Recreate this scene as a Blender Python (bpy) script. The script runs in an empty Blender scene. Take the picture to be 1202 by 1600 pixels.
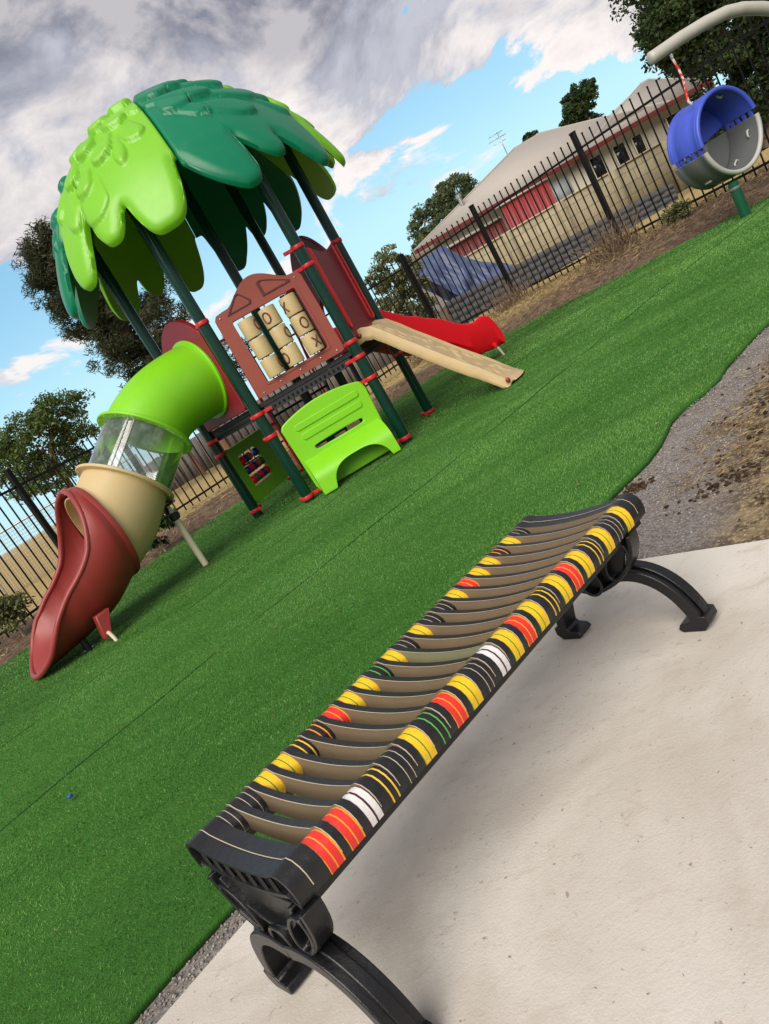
import bpy, bmesh, math, random
import numpy as np
from mathutils import Vector, Matrix
random.seed(7); RNG = np.random.default_rng(11)
S = bpy.context.scene; COL = S.collection
rad = math.radians

# ------------------------------------------------------------------ camera
CAM_ROLL, CAM_PITCH, CAM_H, CAM_F = rad(30.3), rad(12.5), 1.1, 1100.0
fw = Vector((0, math.cos(CAM_PITCH), -math.sin(CAM_PITCH)))
up0 = Vector((0, math.sin(CAM_PITCH), math.cos(CAM_PITCH))); rt0 = Vector((1, 0, 0))
cr = rt0*math.cos(CAM_ROLL) - up0*math.sin(CAM_ROLL)
cd = -rt0*math.sin(CAM_ROLL) - up0*math.cos(CAM_ROLL)
cam = bpy.data.cameras.new('camera'); camo = bpy.data.objects.new('camera', cam); COL.objects.link(camo)
cam.sensor_fit = 'VERTICAL'; cam.sensor_height = 36; cam.lens = 36*CAM_F/1600
cam.clip_start = 0.05; cam.clip_end = 3000
m = Matrix.Identity(4)
for i, v in enumerate((cr, -cd, -fw)):
    for j in range(3): m[j][i] = v[j]
m[0][3], m[1][3], m[2][3] = 0, 0, CAM_H
camo.matrix_world = m
S.camera = camo

# ------------------------------------------------------------------ view, world, sun
S.view_settings.view_transform = 'Standard'; S.view_settings.look = 'None'
S.view_settings.exposure = 0.42; S.view_settings.gamma = 1.0
SUN_DIR = Vector((-0.30, -0.70, 0.70)).normalized()      # towards the sun
sun_el = math.asin(SUN_DIR.z); sun_az = math.atan2(SUN_DIR.x, SUN_DIR.y)
W = bpy.data.worlds.new('World'); S.world = W; W.use_nodes = True
nt = W.node_tree; nt.nodes.clear()
def N(t, kind, **kw):
    n = t.nodes.new(kind)
    for k, v in kw.items():
        if k.startswith('i_'): n.inputs[k[2:].replace('_', ' ')].default_value = v
        else: setattr(n, k, v)
    return n
def math_(t, op, a, b=None, c=None, clamp=False):
    n = t.nodes.new('ShaderNodeMath'); n.operation = op; n.use_clamp = clamp
    for i, v in enumerate((a, b, c)):
        if v is None: continue
        if isinstance(v, (int, float)): n.inputs[i].default_value = v
        else: t.links.new(v, n.inputs[i])
    return n.outputs[0]
def sstep(t, x, a, b):
    n = t.nodes.new('ShaderNodeMapRange'); n.interpolation_type = 'SMOOTHSTEP'
    t.links.new(x, n.inputs['Value']); n.inputs['From Min'].default_value = a; n.inputs['From Max'].default_value = b
    return n.outputs['Result']
def mixc(t, fac, a, b):
    n = t.nodes.new('ShaderNodeMix'); n.data_type = 'RGBA'; n.blend_type = 'MIX'
    for inp, v in ((n.inputs['Factor'], fac), (n.inputs['A'], a), (n.inputs['B'], b)):
        if isinstance(v, (int, float)): inp.default_value = v
        elif isinstance(v, tuple): inp.default_value = (*v, 1) if len(v) == 3 else v
        else: t.links.new(v, inp)
    return n.outputs['Result']
sky = N(nt, 'ShaderNodeTexSky', sky_type='NISHITA', sun_disc=False, sun_elevation=sun_el, sun_rotation=sun_az,
        altitude=50, air_density=1.1, dust_density=0.6, ozone_density=2.0)
tc = N(nt, 'ShaderNodeTexCoord'); sep = N(nt, 'ShaderNodeSeparateXYZ'); nt.links.new(tc.outputs['Generated'], sep.inputs[0])
zc = math_(nt, 'MAXIMUM', sep.outputs['Z'], 0.03)
px = math_(nt, 'DIVIDE', sep.outputs['X'], zc); py = math_(nt, 'DIVIDE', sep.outputs['Y'], zc)
cmb = N(nt, 'ShaderNodeCombineXYZ'); nt.links.new(px, cmb.inputs[0]); nt.links.new(py, cmb.inputs[1])
def noise(t, vec, scale, detail=6, rough=0.55, dist=0.0, loc=(0, 0, 0), sc=(1, 1, 1), rot=(0, 0, 0)):
    mp = N(t, 'ShaderNodeMapping'); mp.inputs['Location'].default_value = loc; mp.inputs['Scale'].default_value = sc; mp.inputs['Rotation'].default_value = rot
    t.links.new(vec, mp.inputs[0])
    n = N(t, 'ShaderNodeTexNoise'); n.inputs['Scale'].default_value = scale; n.inputs['Detail'].default_value = detail
    n.inputs['Roughness'].default_value = rough; n.inputs['Distortion'].default_value = dist
    t.links.new(mp.outputs[0], n.inputs['Vector']); return n.outputs['Fac']
SKV = tc.outputs['Generated']
LOFF = SUN_DIR*0.035
def cl(off=(0, 0, 0)): return noise(nt, SKV, 5.0, 12, 0.60, 0.35, (5.4+off[0], 1.2+off[1], 2.9+off[2]), (1, 1, 1.7))
nA = cl(); nB = cl((-0.05, -0.02, 0.07))
nL = noise(nt, SKV, 1.7, 4, 0.5, 0.2, (1.4, 0.2, 4.9), (1, 1, 2.4))
# the main bank of cloud covers the sky above a slanting front; a few puffs float below it
edge = math_(nt, 'SUBTRACT', math_(nt, 'MULTIPLY_ADD', px, 0.52, 4.1), py)
bank = math_(nt, 'ADD', math_(nt, 'MULTIPLY', edge, 0.50), math_(nt, 'MULTIPLY', math_(nt, 'SUBTRACT', nA, 0.5), 4.6))
bank = math_(nt, 'ADD', bank, math_(nt, 'MULTIPLY', math_(nt, 'SUBTRACT', nL, 0.5), 1.8))
bank = math_(nt, 'MINIMUM', bank, math_(nt, 'ADD', math_(nt, 'MULTIPLY', math_(nt, 'SUBTRACT', nA, 0.5), 4.0), 1.25))
m1 = sstep(nt, bank, 0.0, 0.20)
puff = sstep(nt, math_(nt, 'ADD', nA, math_(nt, 'MULTIPLY', math_(nt, 'SUBTRACT', nL, 0.5), 0.5)), 0.565, 0.63)
puff = math_(nt, 'MULTIPLY', puff, math_(nt, 'SUBTRACT', 1.0, sstep(nt, py, 14.0, 50.0)))
mask = math_(nt, 'MAXIMUM', m1, math_(nt, 'MULTIPLY', puff, 0.9))
thick = sstep(nt, bank, 0.15, 1.35)
lit = math_(nt, 'MULTIPLY', math_(nt, 'SUBTRACT', nA, nB), 8.0)       # billows turned to the sun are brighter
lit = math_(nt, 'ADD', lit, 0.5, clamp=True)
dark = mixc(nt, lit, (1.75, 1.85, 2.35), (4.2, 4.05, 4.3))
brt = mixc(nt, lit, (4.3, 4.4, 5.0), (7.6, 7.1, 6.9))
ccol = mixc(nt, thick, brt, dark)
skyc = mixc(nt, 0.5, sky.outputs[0], (2.2, 5.6, 8.0))
lowfac = sstep(nt, py, 1.8, 9.0)
skyc = mixc(nt, math_(nt, 'MULTIPLY', lowfac, 0.75), skyc, (4.6, 7.2, 7.9))
fin = mixc(nt, mask, skyc, ccol)
bg = N(nt, 'ShaderNodeBackground'); bg.inputs['Strength'].default_value = 0.10
nt.links.new(fin, bg.inputs['Color'])
wo = N(nt, 'ShaderNodeOutputWorld'); nt.links.new(bg.outputs[0], wo.inputs[0])

sl = bpy.data.lights.new('sun', 'SUN'); sl.energy = 3.2; sl.angle = rad(52); sl.color = (1.0, 0.93, 0.83)
so = bpy.data.objects.new('sun', sl); COL.objects.link(so); so.rotation_euler = SUN_DIR.to_track_quat('Z', 'Y').to_euler()
so.location = (-10, -10, 20)

# ------------------------------------------------------------------ helpers
WL = {}
def tag(o, label=None, cat=None, group=None, kind=None):
    if label: o['label'] = label
    if cat: o['category'] = cat
    if group: o['group'] = group
    if kind: o['kind'] = kind
    return o
def thing(name, loc, label, cat, group=None):
    o = bpy.data.objects.new(name, None); COL.objects.link(o); o.location = loc; o.empty_display_size = 0.1
    WL[o.name] = Vector(loc); return tag(o, label, cat, group)
class MB:
    def __init__(s): s.v = []; s.f = []; s.mi = []; s.n = 0
    def add(s, verts, faces, mi=0):
        b = s.n; s.v.append(np.asarray(verts, float).reshape(-1, 3)); s.n += len(s.v[-1])
        for f in faces: s.f.append([i+b for i in f]); s.mi.append(mi)
        return s
    def box(s, c, size, R=None, mi=0):
        c = Vector(c); x, y, z = [d/2 for d in size]
        vs = [Vector((a*x, b*y, g*z)) for a in (-1, 1) for b in (-1, 1) for g in (-1, 1)]
        if R is not None: vs = [R @ v for v in vs]
        return s.add([v+c for v in vs], [(0, 1, 3, 2), (4, 6, 7, 5), (0, 4, 5, 1), (2, 3, 7, 6), (0, 2, 6, 4), (1, 5, 7, 3)], mi)
    def bar(s, a, b, w, h=None, up=(0, 0, 1), mi=0):
        a, b = Vector(a), Vector(b); d = b-a; L = d.length; d.normalize()
        u = Vector(up); sx = d.cross(u)
        if sx.length < 1e-4: sx = Vector((1, 0, 0))
        sx.normalize(); u = sx.cross(d)
        R = Matrix((d, sx, u)).transposed()
        return s.box((a+b)/2, (L, w, h or w), R, mi)
    def tube(s, pts, r, n=12, caps=True, mi=0, closed=False):
        pts = [Vector(p) for p in pts]; K = len(pts)
        rs = r if hasattr(r, '__len__') else [r]*K
        rings = []; ref = None
        for i, p in enumerate(pts):
            if closed: t = pts[(i+1) % K]-pts[i-1]
            else: t = pts[min(i+1, K-1)]-pts[max(i-1, 0)]
            t.normalize()
            if ref is None:
                ref = Vector((0, 0, 1)) if abs(t.z) < 0.9 else Vector((1, 0, 0))
            a = ref - t*ref.dot(t); a.normalize(); ref = a; b = t.cross(a)
            rings.append([p+(a*math.cos(2*math.pi*k/n)+b*math.sin(2*math.pi*k/n))*rs[i] for k in range(n)])
        return s.loft(rings, True, caps and not closed, closed, mi)
    def loft(s, rings, ringclosed=True, caps=False, closed=False, mi=0):
        K = len(rings); n = len(rings[0]); fs = []
        for i in range(K if closed else K-1):
            j = (i+1) % K
            for k in range(n if ringclosed else n-1):
                l = (k+1) % n; fs.append((i*n+k, i*n+l, j*n+l, j*n+k))
        if caps: fs.append(tuple(range(n))[::-1]); fs.append(tuple((K-1)*n+k for k in range(n)))
        return s.add([v for r in rings for v in r], fs, mi)
    def lathe(s, c, prof, n=24, axis=(0, 0, 1), mi=0, caps=True):
        ax = Vector(axis).normalized(); a = ax.orthogonal().normalized(); b = ax.cross(a); c = Vector(c)
        rings = [[c+ax*h+(a*math.cos(2*math.pi*k/n)+b*math.sin(2*math.pi*k/n))*r for k in range(n)] for r, h in prof]
        return s.loft(rings, True, caps, False, mi)
    def ball(s, c, r, n=12, mi=0, sc=(1, 1, 1)):
        m_ = n//2; rings = []
        for i in range(1, m_):
            a = math.pi*i/m_
            rings.append([Vector(c)+Vector((math.cos(2*math.pi*k/n)*math.sin(a)*sc[0], math.sin(2*math.pi*k/n)*math.sin(a)*sc[1], math.cos(a)*sc[2]))*r for k in range(n)])
        return s.loft(rings, True, True, False, mi)
    def prism(s, pts, off, mi=0):      # planar polygon extruded by vector off
        n = len(pts); p0 = [Vector(p) for p in pts]; p1 = [p+Vector(off) for p in p0]
        fs = [tuple(range(n))[::-1], tuple(range(n, 2*n))]+[(i, (i+1) % n, n+(i+1) % n, n+i) for i in range(n)]
        return s.add(p0+p1, fs, mi)
    def frame(s, outer, inner, off, mi=0):   # matching loops
        n = len(outer); o = [Vector(p) for p in outer]; q = [Vector(p) for p in inner]; d = Vector(off)
        vs = o+q+[p+d for p in o]+[p+d for p in q]; fs = []
        for i in range(n):
            j = (i+1) % n
            fs += [(i, n+i, n+j, j), (2*n+i, 2*n+j, 3*n+j, 3*n+i), (i, j, 2*n+j, 2*n+i), (n+i, 3*n+i, 3*n+j, n+j)]
        return s.add(vs, fs, mi)
    def build(s, name, mat, parent=None, loc=None, smooth=None, bevel=0, bseg=2, subsurf=0, solid=0, label=None, doubles=False, soffset=0):
        V = np.concatenate(s.v) if s.v else np.zeros((0, 3))
        if parent is not None: base = WL[parent.name]
        else: base = Vector(loc) if loc is not None else Vector((0, 0, 0))
        V = V-np.array(base)
        me = bpy.data.meshes.new(name)
        lens = np.array([len(f) for f in s.f]); me.vertices.add(len(V)); me.vertices.foreach_set('co', V.ravel())
        me.loops.add(int(lens.sum())); me.loops.foreach_set('vertex_index', np.concatenate([np.asarray(f) for f in s.f]).astype(np.int32))
        me.polygons.add(len(s.f)); me.polygons.foreach_set('loop_start', np.concatenate([[0], np.cumsum(lens)[:-1]]).astype(np.int32))
        me.polygons.foreach_set('material_index', np.array(s.mi, np.int32))
        me.update(calc_edges=True); me.validate()
        bm = bmesh.new(); bm.from_mesh(me)
        if doubles: bmesh.ops.remove_doubles(bm, verts=bm.verts, dist=1e-5)
        bmesh.ops.recalc_face_normals(bm, faces=bm.faces); bm.to_mesh(me); bm.free()
        for mt in (mat if isinstance(mat, (list, tuple)) else [mat]): me.materials.append(mt)
        if smooth is not None:
            me.shade_smooth(); me.set_sharp_from_angle(angle=rad(smooth))
        o = bpy.data.objects.new(name, me); COL.objects.link(o)
        if parent is not None:
            o.parent = parent; WL[o.name] = base.copy()
        else: o.location = base; WL[o.name] = base.copy()
        if solid:
            md = o.modifiers.new('solid', 'SOLIDIFY'); md.thickness = solid; md.offset = soffset
        if bevel:
            md = o.modifiers.new('bevel', 'BEVEL'); md.width = bevel; md.segments = bseg; md.limit_method = 'ANGLE'; md.angle_limit = rad(35)
            if smooth is None: me.shade_smooth(); me.set_sharp_from_angle(angle=rad(40))
        if subsurf:
            md = o.modifiers.new('sub', 'SUBSURF'); md.levels = subsurf; md.render_levels = subsurf
        if label: o['label'] = label
        return o
def quads_mesh(name, V, mat, nper=4, parent=None, loc=(0, 0, 0), mi=None):
    """V: (n, nper, 3) array of separate faces"""
    base = np.array(WL[parent.name]) if parent is not None else np.array(loc, float)
    n = len(V); me = bpy.data.meshes.new(name)
    me.vertices.add(n*nper); me.vertices.foreach_set('co', (V.reshape(-1, 3)-base).astype(np.float32).ravel())
    me.loops.add(n*nper); me.loops.foreach_set('vertex_index', np.arange(n*nper, dtype=np.int32))
    me.polygons.add(n); me.polygons.foreach_set('loop_start', np.arange(0, n*nper, nper, dtype=np.int32))
    if mi is not None: me.polygons.foreach_set('material_index', mi.astype(np.int32))
    me.update(calc_edges=True)
    for mt in (mat if isinstance(mat, (list, tuple)) else [mat]): me.materials.append(mt)
    o = bpy.data.objects.new(name, me); COL.objects.link(o)
    if parent is not None: o.parent = parent
    else: o.location = base
    WL[o.name] = Vector(base); return o

def mat(name, col, rough=0.5, metal=0.0, var=0.12, vscale=6.0, bump=0.0, bscale=60.0, col2=None, c2scale=3.0, c2lo=0.5, c2hi=0.7,
        spec=0.5, coat=0.0, island=0.0, trans=0.0, coord='Object', dirt=0.0):
    M = bpy.data.materials.new(name); M.use_nodes = True; t = M.node_tree; b = t.nodes['Principled BSDF']
    b.inputs['Roughness'].default_value = rough; b.inputs['Metallic'].default_value = metal
    b.inputs['Specular IOR Level'].default_value = spec; b.inputs['Coat Weight'].default_value = coat; b.inputs['Coat Roughness'].default_value = 0.15
    tc = N(t, 'ShaderNodeTexCoord'); vec = tc.outputs[coord]
    if coord == 'World':
        pass
    c = col
    if col2 is not None:
        f = noise(t, vec, c2scale, 6, 0.6, 0.3); c = mixc(t, sstep(t, f, c2lo, c2hi), col, col2)
    if var:
        f = noise(t, vec, vscale, 5, 0.6, 0.0, (2.3, 1.1, 0.7))
        hsv = N(t, 'ShaderNodeHueSaturation')
        v = math_(t, 'MULTIPLY_ADD', f, 2*var, 1.0-var)
        t.links.new(v, hsv.inputs['Value'])
        if isinstance(c, tuple): hsv.inputs['Color'].default_value = (*c, 1)
        else: t.links.new(c, hsv.inputs['Color'])
        c = hsv.outputs[0]
    if dirt:
        f = noise(t, vec, 14.0, 8, 0.75, 0.6, (7.3, 4.1, 1.7)); c = mixc(t, math_(t, 'MULTIPLY', sstep(t, f, 0.52, 0.75), dirt), c, (0.16, 0.13, 0.09))
        r = math_(t, 'MULTIPLY_ADD', f, 0.3, rough-0.12); t.links.new(r, b.inputs['Roughness'])
    if island:
        g = N(t, 'ShaderNodeNewGeometry'); hsv = N(t, 'ShaderNodeHueSaturation')
        v = math_(t, 'MULTIPLY_ADD', g.outputs['Random Per Island'], 2*island, 1.0-island)
        t.links.new(v, hsv.inputs['Value'])
        h = math_(t, 'MULTIPLY_ADD', g.outputs['Random Per Island'], 0.05, 0.475); t.links.new(h, hsv.inputs['Hue'])
        if isinstance(c, tuple): hsv.inputs['Color'].default_value = (*c, 1)
        else: t.links.new(c, hsv.inputs['Color'])
        c = hsv.outputs[0]
    if isinstance(c, tuple): b.inputs['Base Color'].default_value = (*c, 1)
    else: t.links.new(c, b.inputs['Base Color'])
    if bump:
        f = noise(t, vec, bscale, 5, 0.65, 0.0, (0.1, 5.0, 2.0)); bn = N(t, 'ShaderNodeBump')
        bn.inputs['Strength'].default_value = bump; bn.inputs['Distance'].default_value = 0.02
        t.links.new(f, bn.inputs['Height']); t.links.new(bn.outputs[0], b.inputs['Normal'])
    if trans:
        tr = N(t, 'ShaderNodeBsdfTranslucent')
        if isinstance(c, tuple): tr.inputs[0].default_value = (*c, 1)
        else: t.links.new(c, tr.inputs[0])
        mx = N(t, 'ShaderNodeMixShader'); mx.inputs[0].default_value = trans
        t.links.new(b.outputs[0], mx.inputs[1]); t.links.new(tr.outputs[0], mx.inputs[2])
        t.links.new(mx.outputs[0], t.nodes['Material Output'].inputs[0])
    return M

PL = dict(bump=0.06, bscale=220.0, var=0.07, dirt=0.10)
M = {}
M['lime'] = mat('lime_plastic', (0.20, 0.56, 0.012), 0.36, **PL)
M['canopy_lime'] = mat('canopy_lime_plastic', (0.17, 0.47, 0.015), 0.33, **PL)
M['teal'] = mat('canopy_teal_plastic', (0.0005, 0.165, 0.080), 0.30, spec=0.35, **PL)
M['brown'] = mat('brick_brown_plastic', (0.27, 0.058, 0.040), 0.45, **PL)
M['chute'] = mat('chute_red_plastic', (0.26, 0.030, 0.026), 0.38, **PL)
M['crimson'] = mat('crimson_plastic', (0.20, 0.010, 0.018), 0.45, **PL)
M['red'] = mat('bright_red_plastic', (0.85, 0.004, 0.016), 0.4, spec=0.3, **PL)
M['clamp'] = mat('red_painted_metal', (0.55, 0.016, 0.022), 0.35, **PL)
M['tan'] = mat('tan_plastic', (0.52, 0.40, 0.20), 0.45, **PL)
M['tan_slide'] = mat('tan_slide_plastic', (0.50, 0.37, 0.19), 0.5, var=0.1, vscale=9, bump=0.1, bscale=60, dirt=0.3)
M['post'] = mat('dark_green_steel', (0.002, 0.032, 0.020), 0.16, metal=0.0, var=0.1, spec=0.4, bump=0.02, dirt=0.08)
M['deck'] = mat('dark_rubber_deck', (0.022, 0.023, 0.026), 0.6, var=0.3, vscale=30, bump=0.5, bscale=90)
M['blackm'] = mat('black_cast_metal', (0.005, 0.005, 0.006), 0.33, var=0.25, vscale=14, bump=0.15, bscale=55, spec=0.5)
M['fence'] = mat('black_fence_steel', (0.003, 0.003, 0.0034), 0.5, var=0.2, spec=0.25)
M['steel'] = mat('galvanised_steel', (0.5, 0.5, 0.48), 0.35, metal=0.9, var=0.15)
M['pole'] = mat('cream_painted_pole', (0.55, 0.50, 0.36), 0.45, var=0.12, dirt=0.3)
M['armgrey'] = mat('pale_grey_steel', (0.42, 0.41, 0.37), 0.4, var=0.1, dirt=0.15)

# polycarbonate
def glassy():
    g = bpy.data.materials.new('clear_polycarbonate'); g.use_nodes = True; t = g.node_tree; t.nodes.remove(t.nodes['Principled BSDF'])
    tr = N(t, 'ShaderNodeBsdfTransparent'); tr.inputs[0].default_value = (0.86, 0.90, 0.90, 1)
    gl = N(t, 'ShaderNodeBsdfGlossy'); gl.inputs['Roughness'].default_value = 0.06; gl.inputs['Color'].default_value = (0.95, 0.97, 1, 1)
    df = N(t, 'ShaderNodeBsdfDiffuse'); df.inputs[0].default_value = (0.62, 0.66, 0.66, 1)
    fr = N(t, 'ShaderNodeFresnel'); fr.inputs[0].default_value = 1.58
    tcn = N(t, 'ShaderNodeTexCoord'); f = noise(t, tcn.outputs['Object'], 5.0, 6, 0.7, 1.0)
    mx0 = N(t, 'ShaderNodeMixShader'); t.links.new(math_(t, 'MULTIPLY_ADD', sstep(t, f, 0.4, 0.75), 0.22, 0.07), mx0.inputs[0])
    t.links.new(tr.outputs[0], mx0.inputs[1]); t.links.new(df.outputs[0], mx0.inputs[2])
    mx = N(t, 'ShaderNodeMixShader'); t.links.new(math_(t, 'MULTIPLY', fr.outputs[0], 1.6, clamp=True), mx.inputs[0])
    t.links.new(mx0.outputs[0], mx.inputs[1]); t.links.new(gl.outputs[0], mx.inputs[2])
    t.links.new(mx.outputs[0], t.nodes['Material Output'].inputs[0]); return g
M['clear'] = glassy()

# ------------------------------------------------------------------ ground
def inpoly(P, poly):
    x, y = P[:, 0], P[:, 1]; c = np.zeros(len(P), bool); n = len(poly)
    for i in range(n):
        x1, y1 = poly[i]; x2, y2 = poly[i-1]
        if y1 == y2: continue
        cc = ((y1 > y) != (y2 > y)) & (x < (x2-x1)*(y-y1)/(y2-y1)+x1); c ^= cc
    return c
def dist_poly(P, poly, closed=True):
    d = np.full(len(P), 1e9); n = len(poly)
    for i in range(n if closed else n-1):
        a = np.array(poly[i]); b = np.array(poly[(i+1) % n]); ab = b-a
        t = np.clip(((P-a) @ ab)/(ab @ ab), 0, 1); d = np.minimum(d, np.linalg.norm(P-(a+t[:, None]*ab), axis=1))
    return d
TURF_BACK = [(-9.5, 4.2), (-4.73, 8.3), (-3.26, 9.57), (-1.87, 10.75), (1.11, 12.2), (2.3, 12.75), (3.2, 12.75), (4.21, 12.0), (5.28, 10.95), (6.39, 10.43), (7.6, 10.2), (10.5, 9.2)]
TURF_FRONT = [(10.5, 8.6), (2.62, 4.16), (2.38, 4.02), (2.22, 3.90), (2.07, 3.80), (1.93, 3.66), (1.79, 3.58), (1.63, 3.53), (1.5, 3.44), (1.41, 3.33), (1.31, 3.22), (1.18, 3.11), (1.08, 3.05), (0.92, 2.96), (0.7, 2.80),
              (0.4, 2.60), (0.0, 2.36), (-0.4, 2.07), (-0.9, 1.71), (-1.06, 1.60), (-1.19, 1.50), (-2.4, 0.55), (-4.5, -1.2), (-9.5, -3.0)]
TURF = TURF_BACK+TURF_FRONT
SLAB = [(0.4275, 2.548), (-1.07, 1.44), (-4.4, -1.02), (-2.2, -4.0), (4.0, -3.0), (3.2, -0.62), (0.96, 1.94)]
FENCE_PTS = [(-8.6, 5.6), (-6.35, 8.75), (-4.75, 11.45), (-3.55, 13.5)]
def ground_z(P):
    ins = inpoly(P, TURF); d = dist_poly(P, TURF_BACK, False)
    back = (~ins) & (P[:, 1] > 5.0)
    amp = 0.05+0.21*np.clip((P[:, 0]-0.5)/3.5, 0, 1)
    s = np.clip(d/1.7, 0, 1); s = s*s*(3-2*s)
    z = np.where(back, amp*s-0.015, -0.03)
    far = np.clip((P[:, 1]-17-0.0*P[:, 0])/8, 0, 1); z = z*(1-far)+far*(-0.05)
    rn = np.sin(P[:, 0]*5.1+P[:, 1]*2.3)*np.sin(P[:, 1]*6.7-P[:, 0]*1.9)*0.012+np.sin(P[:, 0]*13+1)*np.sin(P[:, 1]*17+2)*0.006
    z = z+np.where(back & (d > 0.15), rn*1.5, 0)
    right = (~ins) & (P[:, 0] > 1.3) & (P[:, 1] < 5.5) & (P[:, 1] > 1.5)
    z = z+np.where(right, np.abs(rn)*0.9, 0)
    return z
gx = np.concatenate([[-1500, -600, -250, -110, -60, -35, -22, -16], np.arange(-12, 14.01, 0.14), [16, 20, 28, 40, 65, 120, 260, 600, 1500]])
gy = np.concatenate([[-300, -120, -50, -20, -10, -5], np.arange(-3, 19.01, 0.14), [20, 21.5, 23, 25, 28, 32, 38, 48, 65, 95, 150, 260, 500, 900, 1600]])
GX, GY = np.meshgrid(gx, gy); P2 = np.stack([GX.ravel(), GY.ravel()], 1); Z = ground_z(P2)
nx, ny = len(gx), len(gy)
mb = MB(); mb.add(np.column_stack([P2, Z]), [(j*nx+i, j*nx+i+1, (j+1)*nx+i+1, (j+1)*nx+i) for j in range(ny-1) for i in range(nx-1)])
def ground_mat():
    g = bpy.data.materials.new('soil_and_dry_grass'); g.use_nodes = True; t = g.node_tree; b = t.nodes['Principled BSDF']
    tcn = N(t, 'ShaderNodeTexCoord'); v = tcn.outputs['Object']; sp = N(t, 'ShaderNodeSeparateXYZ'); t.links.new(v, sp.inputs[0])
    f1 = noise(t, v, 1.1, 7, 0.62, 0.4); f2 = noise(t, v, 9.0, 8, 0.7, 0.3, (3, 3, 0)); f3 = noise(t, v, 55.0, 5, 0.7, 0.0, (9, 1, 0))
    mulch = mixc(t, sstep(t, f2, 0.38, 0.66), (0.055, 0.036, 0.026), (0.20, 0.135, 0.085))
    mulch = mixc(t, sstep(t, f3, 0.5, 0.7), mulch, (0.33, 0.24, 0.16))
    dry = mixc(t, sstep(t, f2, 0.35, 0.7), (0.34, 0.24, 0.10), (0.52, 0.40, 0.19)); dry = mixc(t, sstep(t, f3, 0.45, 0.7), dry, (0.24, 0.19, 0.08))
    # gravel grey in front of the turf, mulch behind, dry paddock beyond the fence
    vor = N(t, 'ShaderNodeTexVoronoi'); vor.inputs['Scale'].default_value = 95.0; t.links.new(v, vor.inputs['Vector'])
    grav = mixc(t, vor.outputs['Distance'], (0.36, 0.33, 0.31), (0.12, 0.105, 0.10))
    grav = mixc(t, sstep(t, f3, 0.5, 0.75), grav, (0.36, 0.30, 0.25))
    # dry lawn with brown soil right of the gravel
    u = math_(t, 'ADD', math_(t, 'MULTIPLY', sp.outputs['X'], 0.68), math_(t, 'MULTIPLY', sp.outputs['Y'], -0.73))
    u = math_(t, 'ADD', u, math_(t, 'MULTIPLY', math_(t, 'SUBTRACT', f1, 0.5), 0.9))
    soil = mixc(t, sstep(t, f2, 0.45, 0.62), (0.10, 0.068, 0.046), (0.27, 0.205, 0.12)); soil = mixc(t, sstep(t, f3, 0.45, 0.65), soil, (0.42, 0.33, 0.18))
    front = mixc(t, sstep(t, u, -1.12, -0.82), grav, soil)
    fy = sstep(t, sp.outputs['Y'], 6.4, 6.6)
    c = mixc(t, fy, front, mulch)
    q = math_(t, 'ADD', sp.outputs['Y'], math_(t, 'MAXIMUM', math_(t, 'MULTIPLY', math_(t, 'ADD', sp.outputs['X'], 0.3), -0.62), math_(t, 'MULTIPLY', math_(t, 'ADD', sp.outputs['X'], 0.3), 0.28)))
    q = math_(t, 'ADD', q, math_(t, 'MULTIPLY', math_(t, 'SUBTRACT', f1, 0.5), 1.2))
    c = mixc(t, sstep(t, q, 14.2, 15.4), c, dry)
    t.links.new(c, b.inputs['Base Color']); b.inputs['Roughness'].default_value = 0.95; b.inputs['Specular IOR Level'].default_value = 0.15
    bn = N(t, 'ShaderNodeBump'); bn.inputs['Strength'].default_value = 0.9; bn.inputs['Distance'].default_value = 0.03
    hh = math_(t, 'ADD', f2, math_(t, 'MULTIPLY', f3, 0.5)); t.links.new(hh, bn.inputs['Height']); t.links.new(bn.outputs[0], b.inputs['Normal'])
    return g
mb.build('ground', ground_mat(), smooth=60)
bpy.data.objects['ground']['kind'] = 'structure'

# turf sheet with its raised edge
TURFM = mat('turf_backing', (0.05, 0.16, 0.028), 0.9, var=0.35, vscale=40, bump=0.6, bscale=160, spec=0.1)
mb = MB(); mb.prism([(x, y, -0.028) for x, y in TURF], (0, 0, 0.031)); o = mb.build('turf', TURFM); o['kind'] = 'structure'

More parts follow.
